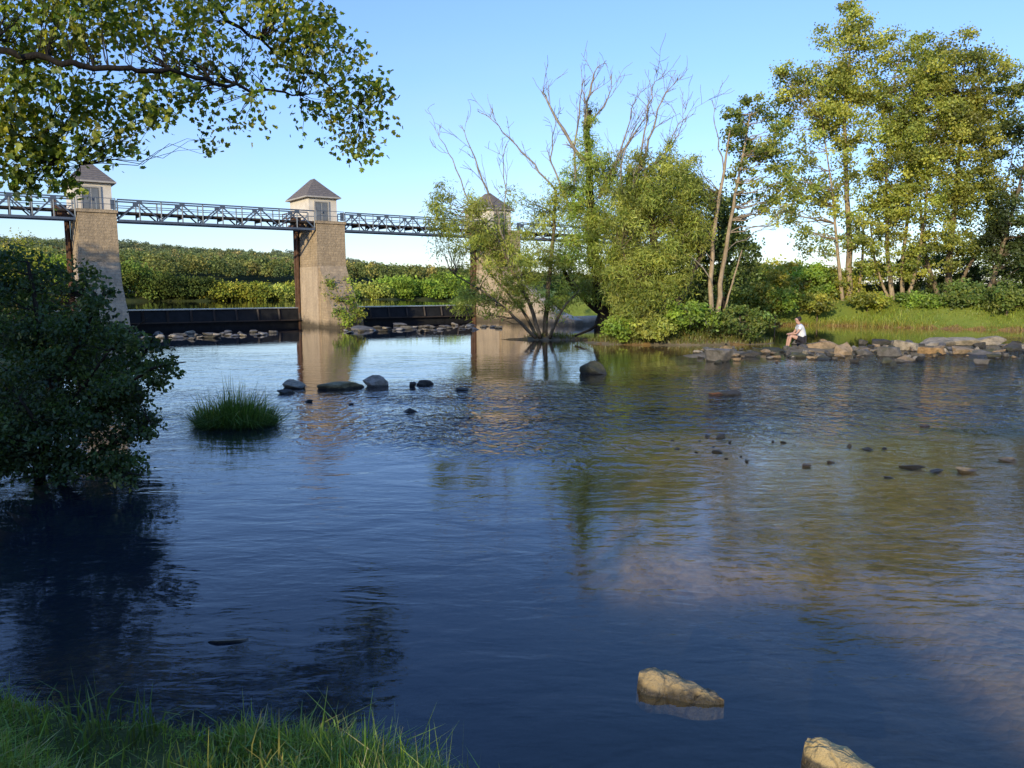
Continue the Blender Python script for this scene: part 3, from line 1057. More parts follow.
for a in [
    (20, 226, 86, 90, YELLOW, 'tall light green tree above the dark bush at the left edge'),
    (62, 238, 88, 56, FRESH, 'yellow green tree just left of the shaded tower'),
    (-40, 232, 84, 80, GREEN_MID, 'green tree beyond the left edge above the weir'),
    (138, 256, 98, 52, GREEN_MID, 'mid green tree just right of the shaded tower'),
    (168, 264, 100, 54, GREEN_DARK, 'dark green broad tree on the far shore, second right of the shaded tower'),
    (200, 272, 102, 50, GREEN_DARK, 'low dark tree beside the golden shore shrubs'),
    (222, 283, 94, 42, YELLOW, 'leftmost golden willow shrub over the long gate', 'shrub'),
    (250, 279, 95, 46, YELLOW, 'tallest golden shrub over the middle of the long gate', 'shrub'),
    (276, 282, 93, 40, WILLOW, 'yellow green shrub near the right end of the long gate', 'shrub'),
    (296, 280, 92, 40, YELLOW, 'golden shrub touching the brown beam of the middle tower', 'shrub'),
    (372, 282, 96, 44, WILLOW, 'light green shrub just right of the middle tower', 'shrub'),
    (398, 272, 95, 46, FRESH, 'bright green shore tree right of the middle tower'),
    (424, 275, 93, 40, FRESH, 'bright green shore tree in the middle of the right gate'),
    (448, 269, 94, 46, FRESH, 'tallest bright green shore tree left of the willow'),
    (474, 273, 92, 44, FRESH, 'bright green shore tree behind the willow twigs'),
    (500, 262, 90, 50, GREEN_MID, 'green shore tree behind the farthest tower'),
    (330, 279, 97, 50, GREEN_MID, 'green shore tree hidden behind the middle tower'),
]:
    shore_tree(*a)

# ------------------------------------------------------------------ island willows
def dead_limb(mb, p, d, ln, r, depth, spread=0.5):
    k = 5
    pts, dd = [np.array(p)], np.array(d) / np.linalg.norm(d)
    for i in range(k):
        dd = dd + rng.normal(0, 0.13, 3); dd[2] += 0.04
        dd /= np.linalg.norm(dd)
        pts.append(pts[-1] + dd * ln / k)
    mb.tube(pts, np.linspace(r, max(r * .3, .008), k + 1), 5 if r > .03 else 4, False)
    if depth <= 0:
        return
    for i in range(rng.integers(3, 5)):
        j = rng.integers(1, k + 1)
        nd = dd + rng.normal(0, spread, 3); nd[2] += 0.15
        dead_limb(mb, pts[j], nd, ln * rng.uniform(.38, .62), max(r * .5, .010), depth - 1, spread)


def dead_along(root, paths, depth=2, twig=1.0):
    """named dead limbs following given (px, py, Y, r) paths, with bare twigs"""
    for path in paths:
        mb = MB()
        q = pxt(*path)
        sp = smooth_path(q, 4, 0.0)
        pts = [s[:3] + rng.normal(0, .04, 3) for s in sp]
        mb.tube(pts, [max(.010, s[3] * .78) for s in sp], 6, True)
        for i in range(3, len(pts)):
            if rng.random() < .8 * twig:
                dd = pts[i] - pts[i - 1]
                dd = dd / np.linalg.norm(dd) + rng.normal(0, .55, 3); dd[2] += .3
                dead_limb(mb, pts[i], dd, rng.uniform(.5, 1.4), max(.009, sp[i][3] * .38), depth - 1)
        dead_limb(mb, pts[-1], pts[-1] - pts[-2], 0.45, max(.010, sp[-1][3]), 1)
        mb.build('dead_limb', M['dead_wood'], root, True)


IG = 'willows growing on the gravel island'
zi = lambda x, y: gz(x, y) - 0.08
# spreading shrubby willow
b = G(542, 336, .1)
root, *_ = tree('willow_tree', 'spreading many stemmed willow with bare branch tips, left end of the island', 'tree', IG, (b[0], b[1], zi(b[0], b[1])),
    [pxt((545, 338, 36.6, .13), (548, 290, 36.7, .11), (553, 240, 36.9, .09), (556, 190, 37, .07)),
     pxt((540, 338, 36.3, .10), (530, 305, 36, .09), (512, 270, 36, .07), (495, 235, 36, .05), (478, 215, 36, .03)),
     pxt((536, 338, 36.4, .09), (515, 318, 36, .07), (488, 295, 36, .05), (455, 275, 36, .03)),
     pxt((538, 338, 36.8, .09), (522, 310, 37.4, .07), (500, 285, 38, .05), (470, 250, 38, .03)),
     pxt((550, 338, 36.2, .08), (562, 310, 35.6, .06), (580, 290, 35.4, .04))],
    [pxe(460, 225, 34, 34, 36, 1.6, 35, 0.42, 112), pxe(495, 265, 50, 42, 36.3, 2.0, 64, 0.42, 106), pxe(440, 205, 18, 22, 36, .8, 13, 0.35, 87),
     pxe(545, 285, 34, 36, 36, 1.4, 35, 0.38, 100), pxe(520, 215, 30, 26, 37, 1.3, 18, 0.36, 75), pxe(555, 235, 20, 50, 36.6, 1.0, 27, 0.36, 100), pxe(520, 292, 24, 18, 36.4, 1.2, 14, .34, 90), pxe(488, 245, 26, 26, 37, 1.2, 24, .36, 90), pxe(485, 305, 36, 16, 36, 1.3, 18, 0.34, 75)],
    leaf=.19, pal=WILLOW, shape='lance', bark='bark', rlimb=.02, clump_jit=.3, flat=.8, droop=.7, up=.05)
dead_along(root, [[(512, 270, 36, .07), (497, 215, 36, .06), (478, 170, 36, .045), (465, 132, 36, .02)],
                  [(495, 235, 36, .05), (470, 200, 36, .04), (452, 160, 36, .03), (440, 135, 36, .015)],
                  [(505, 240, 36.5, .04), (505, 190, 36.5, .03), (503, 150, 36.5, .02)],
                  [(555, 190, 37, .06), (535, 165, 37, .05), (510, 140, 37, .035), (487, 115, 37, .02)]])
# big trunk willow
b = G(603, 334, .1)
root, *_ = tree('willow_tree', 'tall willow with thick dark trunk and bare crown tips in the middle of the island', 'tree', IG, (b[0], b[1], zi(b[0], b[1])),
    [pxt((604, 336, 36, .46), (603, 310, 36, .40), (598, 270, 36, .30), (592, 220, 36, .22), (588, 160, 36, .14), (590, 110, 36, .08)),
     pxt((606, 300, 36, .25), (618, 250, 35.8, .16), (626, 200, 35.8, .10), (630, 165, 36, .06)),
     pxt((602, 312, 36.2, .2), (575, 290, 36.6, .12), (560, 262, 37, .07))],
    [pxe(590, 190, 24, 48, 36, 1.2, 62, 0.38, 137), pxe(612, 245, 30, 46, 35.7, 1.5, 70, 0.40, 137), pxe(588, 130, 14, 26, 36, .7, 16, 0.30, 75), pxe(575, 250, 20, 36, 36, 1.1, 32, 0.36, 112),
     pxe(625, 180, 18, 34, 35.8, 1.0, 24, 0.34, 100), pxe(600, 290, 22, 16, 35.4, 1.0, 16, 0.32, 100), pxe(560, 195, 14, 30, 36.6, .8, 13, 0.30, 75)],
    leaf=.18, pal=FRESH + WILLOW, shape='lance', bark='bark_dark', rlimb=.025, clump_jit=.3, flat=.85, droop=.7, up=.3, sides=10)
dead_along(root, [[(588, 160, 36, .13), (585, 120, 36, .10), (590, 85, 36, .06), (597, 66, 36, .025)],
                  [(590, 170, 36, .12), (568, 140, 36, .09), (550, 105, 36, .06), (543, 92, 36, .025)],
                  [(598, 200, 36, .10), (615, 165, 35.7, .08), (632, 140, 35.6, .05), (648, 110, 35.5, .025)],
                  [(575, 185, 36.2, .07), (577, 130, 36.2, .05), (583, 78, 36.3, .02)], [(566, 200, 36.6, .06), (552, 160, 36.7, .045), (556, 118, 36.8, .018)], [(600, 190, 35.8, .06), (622, 145, 35.6, .045), (634, 102, 35.5, .018)], [(585, 130, 36.2, .06), (603, 105, 36.3, .045), (611, 86, 36.4, .02)]])
# fallen leaning limb at its foot
p = pxt((575, 336, 35.6, .05), (590, 330, 35.7, .07), (606, 318, 35.9, .08))
mb = MB(); mb.tube([q[:3] for q in p], [q[3] for q in p], 6); mb.build('leaning_limb', M['bark_dark'], root, True)
# bushy willow
b = G(660, 336, .2)
root, *_ = tree('willow_tree', 'broad bushy light green willow right of the thick trunk', 'tree', IG, (b[0], b[1], zi(b[0], b[1])),
    [pxt((662, 338, 34.6, .30), (660, 300, 34.6, .24), (655, 250, 34.8, .18), (648, 200, 35, .12), (645, 170, 35, .07)),
     pxt((664, 325, 34.6, .2), (690, 280, 34.8, .13), (712, 230, 35.2, .08), (722, 195, 35.4, .05)),
     pxt((660, 318, 34.4, .15), (635, 280, 34, .09), (622, 250, 34, .05))],
    [pxe(670, 195, 34, 38, 35, 1.8, 60, .42, 130), pxe(625, 215, 30, 50, 34.8, 1.5, 40, .4, 130), pxe(640, 310, 40, 18, 33.6, 1.2, 30, .36, 120), pxe(655, 235, 48, 60, 34.6, 2.0, 135, 0.42, 137), pxe(686, 215, 30, 46, 35.2, 1.8, 81, 0.42, 131), pxe(640, 280, 40, 36, 33.8, 1.4, 67, 0.40, 131),
     pxe(668, 275, 30, 32, 34.8, 1.7, 54, 0.40, 100), pxe(694, 172, 10, 18, 35, .6, 8, .26, 90), pxe(668, 152, 9, 14, 35, .5, 6, .24, 80), pxe(650, 170, 28, 22, 35, 1.2, 21, 0.34, 87)],
    leaf=.19, pal=WILLOW + [(0.11, 0.145, 0.025)], shape='lance', bark='bark', rlimb=.022, clump_jit=.28, flat=.85, droop=.7, up=.05, sides=8)
dead_along(root, [[(636, 230, 35, .10), (636, 185, 35, .09), (650, 140, 35, .06), (662, 100, 35, .04), (674, 84, 35, .02)],
                  [(636, 185, 35, .08), (645, 130, 35, .05), (652, 90, 35, .03), (656, 78, 35, .015)],
                  [(660, 190, 35, .05), (668, 145, 35, .035), (690, 112, 35, .014)], [(628, 215, 35, .06), (622, 165, 35, .045), (640, 118, 35, .016)], [(640, 190, 35, .06), (660, 160, 35, .045), (678, 135, 35, .03), (685, 110, 35, .015)]])
# dark understorey tree behind with bare twigs
b = G(725, 330, .2)
tree('alder_tree', 'dark rounded alder behind the twin bare trunks', 'tree', IG, (b[0], 37.4, zi(b[0], 36)),
     [pxt((722, 332, 37, .16), (724, 290, 37.4, .12), (730, 240, 37.6, .07))],
     [pxe(724, 215, 24, 34, 38.0, 1.3, 34, .36, 90), pxe(722, 262, 34, 44, 37.6, 1.6, 94, 0.42, 125), pxe(690, 290, 26, 26, 37, 1.4, 35, 0.38, 100)],
     leaf=.13, pal=bright(GREEN_DARK, 1.5), shape='rhomb', bark='bark_dark', rlimb=.02, clump_jit=.3)
# twin bare trunks with a light top
b = G(716, 328, .3)
root, *_ = tree('twin_stem_tree', 'slender twin trunk tree with bare pale stems and a thin leafy top', 'tree', IG, (b[0], b[1], zi(b[0], b[1])),
    [pxt((712, 318, 34.4, .11), (711, 270, 34.5, .10), (716, 220, 34.6, .08), (724, 170, 34.8, .06), (730, 130, 35, .03)),
     pxt((718, 318, 34.6, .12), (722, 270, 34.8, .10), (731, 220, 35, .08), (740, 170, 35.2, .055), (750, 115, 35.4, .03)),
     pxt((722, 318, 34.5, .05), (732, 285, 34.4, .04), (742, 250, 34.3, .025))],
    [pxe(752, 130, 28, 34, 35.4, 1.4, 45, 0.34, 87), pxe(768, 170, 30, 30, 35.6, 1.4, 29, 0.34, 75), pxe(775, 205, 26, 20, 35.8, 1.2, 16, 0.30, 75), pxe(735, 185, 20, 30, 35, 1.0, 10, 0.26, 50)],
    leaf=.12, pal=YELLOW + GREEN_MID, shape='rhomb', bark='bark_pale', rlimb=.018, clump_jit=.28, sides=7)
dead_along(root, [[(724, 170, 34.8, .04), (718, 140, 34.8, .03), (714, 110, 34.8, .015)], [(716, 240, 34.6, .03), (700, 225, 34.5, .025), (684, 222, 34.4, .012)],
                  [(728, 250, 34.8, .03), (750, 235, 34.7, .02), (768, 228, 34.7, .012)], [(714, 285, 34.3, .035), (698, 262, 34.2, .03), (680, 252, 34.1, .012)], [(713, 262, 34.3, .03), (694, 240, 34.2, .02), (676, 238, 34.1, .010)]], 2, .6)

# island undergrowth shrubs
SG = 'low shrubs on the gravel island'
for (px, py, Y, w, hpx, pal, lab) in [
    (690, 316, 33.2, 26, 22, FRESH, 'bright green low shrub in front of the twin bare trunks'),
    (740, 322, 33.0, 34, 20, GREEN_MID, 'dark green low shrub at the right tip of the island'),
    (652, 328, 32.8, 22, 10, WILLOW, 'low straw green shrub below the bushy willow'),
    (622, 328, 33.4, 16, 14, FRESH, 'small green shrub at the foot of the thick trunk')]:
    c = at(px, py, Y); g0 = gz(c[0], Y)
    tree('low_shrub', lab, 'shrub', SG, (c[0], Y, g0), [pxt((px, py + hpx * .6, Y, .03), (px, py, Y, .02), (px, py - hpx * .5, Y, .01))],
         [pxe(px, py, w, hpx * .8, Y, 1.0, 34, .28, 80)], leaf=.13, pal=pal, shape='ovate', rlimb=.012, clump_jit=.25, part='stem', crown='foliage', limb_share=.6)

# ------------------------------------------------------------------ right bank trees
RG = 'tall trees along the right bank'
rb = lambda px, Y: ((px - 512) / FPX * Y, Y, gz((px - 512) / FPX * Y, Y) - .1)
ASH = [(0.31, 0.325, 0.058), (0.24, 0.275, 0.05), (0.42, 0.39, 0.07), (0.16, 0.20, 0.042)]
tree('tall_tree', 'tallest slim tree with pale sunlit trunk standing left on the bank', 'tree', RG, rb(848, 53),
     [pxt((851, 306, 53, 0.225), (849, 250, 53, 0.195), (847, 180, 53, 0.150), (845, 110, 53, 0.098), (850, 50, 53, 0.053), (852, 12, 53, 0.022)),
      pxt((843, 306, 52.6, 0.135), (838, 255, 52.5, 0.105), (832, 190, 52.5, 0.060), (822, 120, 52.5, 0.030)),
      pxt((857, 306, 53.4, 0.120), (862, 260, 53.5, 0.083), (864, 200, 53.5, 0.045))],
     [pxe(845, 55, 28, 44, 53, 2.4, 60, 0.53, 116), pxe(852, 22, 18, 20, 53, 1.2, 15, 0.43, 93), pxe(815, 105, 42, 40, 53, 2.6, 66, 0.53, 116), pxe(848, 120, 26, 46, 53, 2.4, 60, 0.52, 108), pxe(795, 85, 28, 20, 53, 2, 21, 0.47, 93),
      pxe(820, 180, 50, 34, 52.6, 2.4, 54, 0.50, 93), pxe(835, 235, 44, 26, 52.4, 2.2, 33, 0.45, 93), pxe(790, 205, 24, 26, 52.6, 1.8, 18, 0.43, 85)],
     leaf=.15, pal=ASH, shape='rhomb', bark='bark_pale', rlimb=.02, clump_jit=.34, flat=.7, sides=8)
tree('tall_tree', 'multi trunked golden green tree in the middle of the right bank', 'tree', RG, rb(895, 52),
     [pxt((893, 305, 52, 0.165), (888, 260, 52, 0.135), (886, 190, 52, 0.090), (890, 110, 52, 0.045), (900, 55, 52, 0.022)),
      pxt((901, 305, 52.3, 0.150), (904, 250, 52.3, 0.120), (910, 180, 52.3, 0.083), (912, 100, 52.3, 0.038)),
      pxt((904, 305, 51.8, 0.135), (918, 260, 51.8, 0.105), (926, 200, 51.8, 0.068), (930, 140, 51.8, 0.038)),
      pxt((891, 305, 52.4, 0.105), (876, 265, 52.4, 0.075), (870, 220, 52.4, 0.045))],
     [pxe(900, 75, 36, 46, 52, 2.6, 69, 0.53, 131), pxe(900, 150, 32, 50, 51.6, 2.6, 90, 0.53, 139), pxe(915, 210, 34, 44, 51.4, 2.4, 60, 0.50, 131), pxe(880, 225, 30, 36, 51.6, 2.2, 39, 0.47, 116), pxe(925, 130, 30, 50, 52, 2.4, 60, 0.52, 131), pxe(890, 270, 34, 16, 51.6, 2, 21, 0.43, 93)],
     leaf=.15, pal=ASH + YELLOW[:2], shape='rhomb', bark='bark_pale', rlimb=.02, clump_jit=.34, flat=.7, sides=8)
tree('tall_tree', 'dense darker tree right of the golden tree with thick leaning trunk', 'tree', RG, rb(945, 52.5),
     [pxt((946, 305, 52.5, 0.240), (950, 255, 52.5, 0.195), (958, 180, 52.5, 0.135), (962, 110, 52.5, 0.075), (965, 55, 52.5, 0.030)),
      pxt((941, 305, 52.8, 0.165), (926, 255, 52.8, 0.120), (920, 200, 52.8, 0.075)),
      pxt((952, 300, 52.4, 0.135), (975, 255, 52.2, 0.098), (1000, 205, 52, 0.060), (1012, 160, 52, 0.030))],
     [pxe(955, 75, 34, 40, 52.5, 2.6, 66, 0.55, 147), pxe(955, 150, 44, 56, 52.5, 3.0, 126, 0.57, 155), pxe(990, 95, 30, 40, 52.5, 2.4, 51, 0.52, 139), pxe(975, 215, 40, 44, 52.2, 2.6, 60, 0.52, 139), pxe(930, 90, 24, 34, 52.5, 2, 30, 0.47, 124), pxe(945, 255, 40, 26, 52, 2.2, 33, 0.47, 124)],
     leaf=.15, pal=[(0.19, 0.215, 0.042), (0.25, 0.26, 0.05), (0.34, 0.31, 0.058), (0.12, 0.15, 0.034)], shape='rhomb', bark='bark', rlimb=.022, clump_jit=.34, flat=.7, sides=8)
tree('tall_tree', 'dark tree at the right edge leaning over the bank', 'tree', RG, rb(1000, 50),
     [pxt((985, 305, 50, 0.180), (1000, 255, 50, 0.135), (1018, 190, 50, 0.090), (1035, 120, 50, 0.045)),
      pxt((1040, 305, 50, 0.180), (1045, 230, 50, 0.120), (1050, 130, 50, 0.060))],
     [pxe(1020, 220, 36, 50, 49.6, 2.6, 69, 0.52, 147), pxe(1040, 130, 38, 50, 50, 2.8, 75, 0.53, 139), pxe(1010, 265, 30, 20, 49.4, 2, 24, 0.47, 124), pxe(1090, 170, 50, 70, 50, 3, 90, 0.56, 139)],
     leaf=.15, pal=GREEN_DARK + [(0.06, 0.075, 0.02)], shape='rhomb', bark='bark', rlimb=.022, clump_jit=.28, sides=8)

BG = 'dense bushes on the right bank'
for (px, py, Y, w, hpx, pal, n, lab) in [
    (758, 290, 50.6, 42, 24, YELLOW, 70, 'pale green knotweed thicket left of the shadow on the bank'),
    (800, 284, 53.5, 34, 20, FRESH, 60, 'green knotweed thicket crossed by the tree shadow'),
    (832, 287, 54.0, 34, 19, YELLOW, 50, 'sunlit leafy thicket just left of the tallest pale trunk'),
    (770, 275, 57.0, 50, 14, YELLOW, 44, 'taller green thicket closing the sky gap between island and bank'),
    (715, 285, 56.0, 40, 20, FRESH, 44, 'green thicket seen through the twin bare trunks'),
    (880, 280, 57.5, 44, 20, GREEN_DARK, 50, 'dark bushes behind the golden tree trunks'),
    (940, 275, 57.5, 50, 22, GREEN_DARK, 60, 'dark bushes behind the thick leaning trunk'),
    (1005, 272, 56.0, 50, 24, GREEN_DARK, 60, 'dark bushes under the tree at the right edge'),
    (1075, 265, 56.0, 60, 40, GREEN_DARK, 50, 'dark bushes beyond the right edge of the picture'),
    (776, 300, 50.0, 20, 10, FRESH, 20, 'low green bush at the waterline beside the person'),
    (868, 300, 50.6, 14, 6, YELLOW, 20, 'small yellow green bush right of the tallest pale trunk'),
    (920, 300, 49.6, 20, 6, FRESH, 20, 'low green bush at the foot of the golden tree trunks'),
    (962, 295, 48.0, 26, 11, GREEN_MID, 24, 'mid green bush in front of the thick leaning trunk'),
    (1008, 296, 46.0, 26, 12, GREEN_MID, 24, 'mid green bush at the right edge above the grass'),
    (818, 303, 50.5, 14, 7, YELLOW, 16, 'small bright bush left of the tallest pale trunk'),
    (590, 285, 66, 60, 14, GREEN_MID, 40, 'green bushes on the bank behind the thick willow trunk'),
    (650, 280, 64, 60, 18, GREEN_MID, 44, 'green bushes on the bank behind the bushy willow')]:
    c = at(px, py, Y); X = c[0]; g0 = gz(X, Y)
    tree('bank_bush', lab, 'bush', BG, (X, Y, g0), [[np.array((X, Y, g0 - .1, .05)), np.array((X, Y, (g0 + c[2]) / 2, .04)), np.array((X, Y, c[2], .02))]],
         [pxe(px, py, w, hpx, Y, 1.6, int(n * 1.3), .42, 110)], leaf=.17, pal=pal, shape='ovate', rlimb=.012, clump_jit=.25, part='stem', crown='foliage', limb_share=.35, up=.15)


# ------------------------------------------------------------------ grass
SUN_FACE = math.atan2(to_sun.y, to_sun.x) + math.pi / 2


def blades(name, x, y, z, hgt, wid, base_c, tip_c, lean=.35, label=None, cat=None, kind='stuff', group=None, parent=None, dirv=None):
    n = len(x)
    ang = np.where(rng.random(n) < .6, SUN_FACE + rng.normal(0, .6, n), rng.uniform(0, 2 * math.pi, n))
    t = np.stack([np.cos(ang), np.sin(ang), np.zeros(n)], -1)
    la = rng.uniform(0, 2 * math.pi, n)
    ld = np.stack([np.cos(la), np.sin(la), np.zeros(n)], -1)
    if dirv is not None:
        ld = unit(ld * .7 + dirv)
    lean_ = np.abs(rng.normal(1, .6, n) * lean)[:, None]
    b = np.stack([x, y, z], -1)
    h = hgt[:, None]
    up = np.array((0, 0, 1.0))
    w = wid[:, None] / 2
    m = b + h * (.5 * up * (1 - .15 * lean_) + ld * lean_ * .22)
    tp = b + h * (up * (1 - .55 * np.minimum(lean_, 1.2)) + ld * lean_ * .85)
    V = np.stack([b - t * w, b + t * w, m + t * w * .75, m - t * w * .75, tp], 1).reshape(-1, 3)
    o = np.arange(n) * 5
    loops = np.stack([o, o + 1, o + 2, o + 3, o + 3, o + 2, o + 4], -1).ravel()
    tot = np.tile([4, 3], n)
    st = np.concatenate(([0], np.cumsum(tot)[:-1]))
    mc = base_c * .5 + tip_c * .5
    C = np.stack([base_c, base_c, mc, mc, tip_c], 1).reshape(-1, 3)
    if parent is not None:
        V = V - root_offset(parent)
    me = np_mesh(name, V, loops, st, tot, np.clip(C, .003, .6))
    o = link(name, me, M['grass'], parent)
    if parent is None:
        tag(o, label, cat, group, kind)
    return o


def scatter(n, x0, x1, y0, y1, keep):
    x = rng.uniform(x0, x1, n); y = rng.uniform(y0, y1, n)
    z, dl, dr, ds, isl, spit, e3 = ground_z(x, y)
    k = keep(x, y, z, dl, dr, isl, spit)
    return x[k], y[k], z[k], dl[k], dr[k]


# near bank: dense lush grass
x, y, z, dl, dr = scatter(260000, -6.5, 1.6, 1.4, 7.0, lambda x, y, z, dl, dr, i, s: (dl > -.12) & (z > -.08))
pn = vnoise(x, y, 2.2, 11)
k = rng.random(len(x)) < np.clip(.62 + .5 * pn, .2, 1)
x, y, z, dl, pn = x[k], y[k], z[k], dl[k], pn[k]
n = len(x)
hg = rng.uniform(.07, .25, n) * np.clip(1 + .8 * pn, .4, 2) * np.where(rng.random(n) < .05, 1.6, 1) * np.clip(.6 + dl * .6, .6, 1.15)
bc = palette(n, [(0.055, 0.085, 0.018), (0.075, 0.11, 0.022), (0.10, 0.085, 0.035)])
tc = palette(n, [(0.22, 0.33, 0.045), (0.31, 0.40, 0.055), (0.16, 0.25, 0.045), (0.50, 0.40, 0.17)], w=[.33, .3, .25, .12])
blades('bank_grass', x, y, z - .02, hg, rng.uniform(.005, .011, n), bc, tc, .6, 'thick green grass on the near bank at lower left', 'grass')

# taller tufts along the near bank
def tuft(px, py, hh, nb, lab, spread=.12, pal=((0.14, 0.17, 0.03), (0.2, 0.19, 0.04)), grp='grass tufts rising from the near bank', w=.012):
    c = G(px, py, .35)
    root = empty('grass_tuft', (c[0], c[1], gz(c[0], c[1])), lab, 'grass tuft', grp)
    x = c[0] + rng.normal(0, spread, nb); y = c[1] + rng.normal(0, spread, nb)
    z = ground_z(x, y)[0]
    blades('blades', x, y, z - .02, hh * rng.uniform(.5, 1.15, nb), w * rng.uniform(.6, 1.2, nb), palette(nb, [(0.06, 0.08, 0.02), (0.08, 0.08, 0.03)]), palette(nb, pal), .45, parent=root)


SUNLIT_TONE = ((0.30, 0.34, 0.05), (0.42, 0.38, 0.08), (0.22, 0.30, 0.04))  # sunlight painted into the tufts' colour, brighter than the grass around
tuft(350, 752, .40, 46, 'tall grass tuft with upright blades at the water edge, bottom centre left', .10, ((0.11, 0.20, 0.03), (0.16, 0.25, 0.04)))
tuft(410, 772, .30, 90, 'sunlit-coloured yellow green grass tuft at the right end of the near bank', .14, SUNLIT_TONE)
tuft(455, 786, .26, 60, 'outermost sunlit-coloured yellow green grass tuft where the near bank meets the bottom edge', .12, SUNLIT_TONE)
tuft(272, 768, .36, 26, 'straw coloured grass tuft at the bottom of the near bank', .07, ((0.50, 0.38, 0.12), (0.38, 0.32, 0.08)))
tuft(190, 772, .28, 60, 'sunlit-coloured yellow green grass tuft left of the straw coloured tuft', .14, SUNLIT_TONE)
tuft(30, 700, .36, 60, 'tall green grass tuft near the lower left corner', .14, ((0.12, 0.21, 0.03), (0.17, 0.24, 0.04)))
tuft(120, 700, .32, 70, 'green grass tuft hanging over the dark water at lower left', .16, ((0.10, 0.19, 0.03), (0.15, 0.22, 0.04)))

# grass clump standing in the water
c = G(236, 424)
root = empty('sedge_clump', (c[0], c[1], 0), 'round clump of tall dark green sedge standing in the water', 'grass clump')
n = 2600
a_, r_ = rng.uniform(0, 6.28, n), np.sqrt(rng.uniform(0, 1, n))
x = c[0] + .66 * r_ * np.cos(a_); y = c[1] + .45 * r_ * np.sin(a_)
hg = (1.12 - .4 * r_) * rng.uniform(.45, 1.05, n)
dv = np.stack([np.cos(a_) * r_ * 1.5 + .3, np.sin(a_) * r_ * 1.5, np.zeros(n)], -1)
blades('blades', x, y, np.full(n, -.06), hg * rng.choice([.55, .8, 1, 1.12], n, p=[.3, .3, .3, .1]), rng.uniform(.010, .018, n), palette(n, [(0.05, 0.08, 0.016)]), palette(n, [(0.10, 0.18, 0.03), (0.14, 0.22, 0.036), (0.07, 0.13, 0.026), (0.26, 0.24, 0.07)], w=[.4, .25, .27, .08]), .18 + 1.1 * r_ ** 1.5, parent=root, dirv=dv)
mb = MB()
vs, fs = [], []
for i in range(12):
    for j, (rr, zz) in enumerate(((.8, -.9), (.8, -.12), (.5, -.03))):
        vs.append((c[0] + .62 * rr * math.cos(i * math.pi / 6) * (1 + .1 * math.sin(i * 3)), c[1] + .45 * rr * math.sin(i * math.pi / 6), zz))
    for j in range(2):
        k2 = (i + 1) % 12
        fs.append((i * 3 + j, k2 * 3 + j, k2 * 3 + j + 1, i * 3 + j + 1))
fs.append(tuple(i * 3 + 2 for i in range(12)))
mb.add(vs, fs); mb.build('root_mound', M['bank'], root, True)

# right bank: tall sunlit grass and its straw-coloured edge
x, y, z, dl, dr = scatter(420000, -2, 62, 38, 66, lambda x, y, z, dl, dr, i, s: (dr > -.15) & (dr < 5) & (z > -.1))
k = rng.random(len(x)) < np.where(dr < 3.4, 1, .25)
x, y, z, dr = x[k][:110000], y[k][:110000], z[k][:110000], dr[k][:110000]
n = len(x)
pn = vnoise(x, y, .5, 21)
edge = np.clip(1 - dr / 1.0, 0, 1)[:, None]
bc = palette(n, [(0.13, 0.16, 0.03), (0.17, 0.17, 0.04)]) * (1 - edge) + palette(n, [(0.34, 0.19, 0.075), (0.24, 0.15, 0.05)]) * edge
tc = palette(n, [(0.17, 0.25, 0.025), (0.22, 0.28, 0.03), (0.12, 0.18, 0.025), (0.26, 0.24, 0.05)], w=[.35, .3, .25, .1])
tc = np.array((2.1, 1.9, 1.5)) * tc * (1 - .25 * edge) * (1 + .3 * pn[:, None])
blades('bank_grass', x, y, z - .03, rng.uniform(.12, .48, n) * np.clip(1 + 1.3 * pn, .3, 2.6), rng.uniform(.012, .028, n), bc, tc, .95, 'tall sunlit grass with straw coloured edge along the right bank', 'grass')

# island grass
x, y, z, dl, dr = scatter(90000, -2, 13, 31, 38.5, lambda x, y, z, dl, dr, i, s: (z > .02) & (dr < -.5) & ((i > .06) | (vnoise(x, y, .9, 31) > .45)))
k = rng.random(len(x)) < np.clip(.5 + .6 * vnoise(x, y, .8, 33), .05, 1)
x, y, z = x[k][:26000], y[k][:26000], z[k][:26000]
n = len(x)
blades('island_grass', x, y, z - .03, rng.uniform(.2, .62, n) * np.clip(.5 + z, .4, 1.2), rng.uniform(.018, .035, n), palette(n, [(0.10, 0.10, 0.03), (0.16, 0.11, 0.045)]),
       palette(n, [(0.17, 0.23, 0.028), (0.22, 0.24, 0.045), (0.27, 0.19, 0.075), (0.12, 0.17, 0.026)], w=[.35, .3, .15, .2]), .5, 'wild grass and weeds on the gravel island', 'grass')

# ------------------------------------------------------------------ vegetation on the tower foot
c = loc3(P2, .1, -1.7, 1.2)
root = empty('climbing_plant', c, 'yellow green climbing plant growing on the foot of the middle tower', 'plant')
mb = MB()
tips = []
for i in range(26):
    t = rng.uniform(0, 1)
    tip = loc3(P2, rng.uniform(-.75, .75), -2.8 * (1 - t) - .25 + rng.normal(0, .12), 3.4 * t * rng.uniform(.6, 1) + .35)
    tips.append(tip)
    st_ = loc3(P2, rng.uniform(-.4, .6), -2.6, .25)
    mb.tube(curve(st_, tip, UV * -.25, 5, .03), np.linspace(.02, .008, 6), 4, False)
mb.build('stem', M['bark'], root)
tips = np.array(tips)
foliage(tips, np.full(len(tips), .34), np.full(len(tips), 90), .13, YELLOW + FRESH, 'ovate', M['leaf'], 'foliage', root, .25, .9)

# ------------------------------------------------------------------ left bush
ALDER = [(0.040, 0.070, 0.020), (0.056, 0.088, 0.022), (0.030, 0.052, 0.017), (0.075, 0.10, 0.026)]
LB = 'dark shrubs on the shaded left bank'


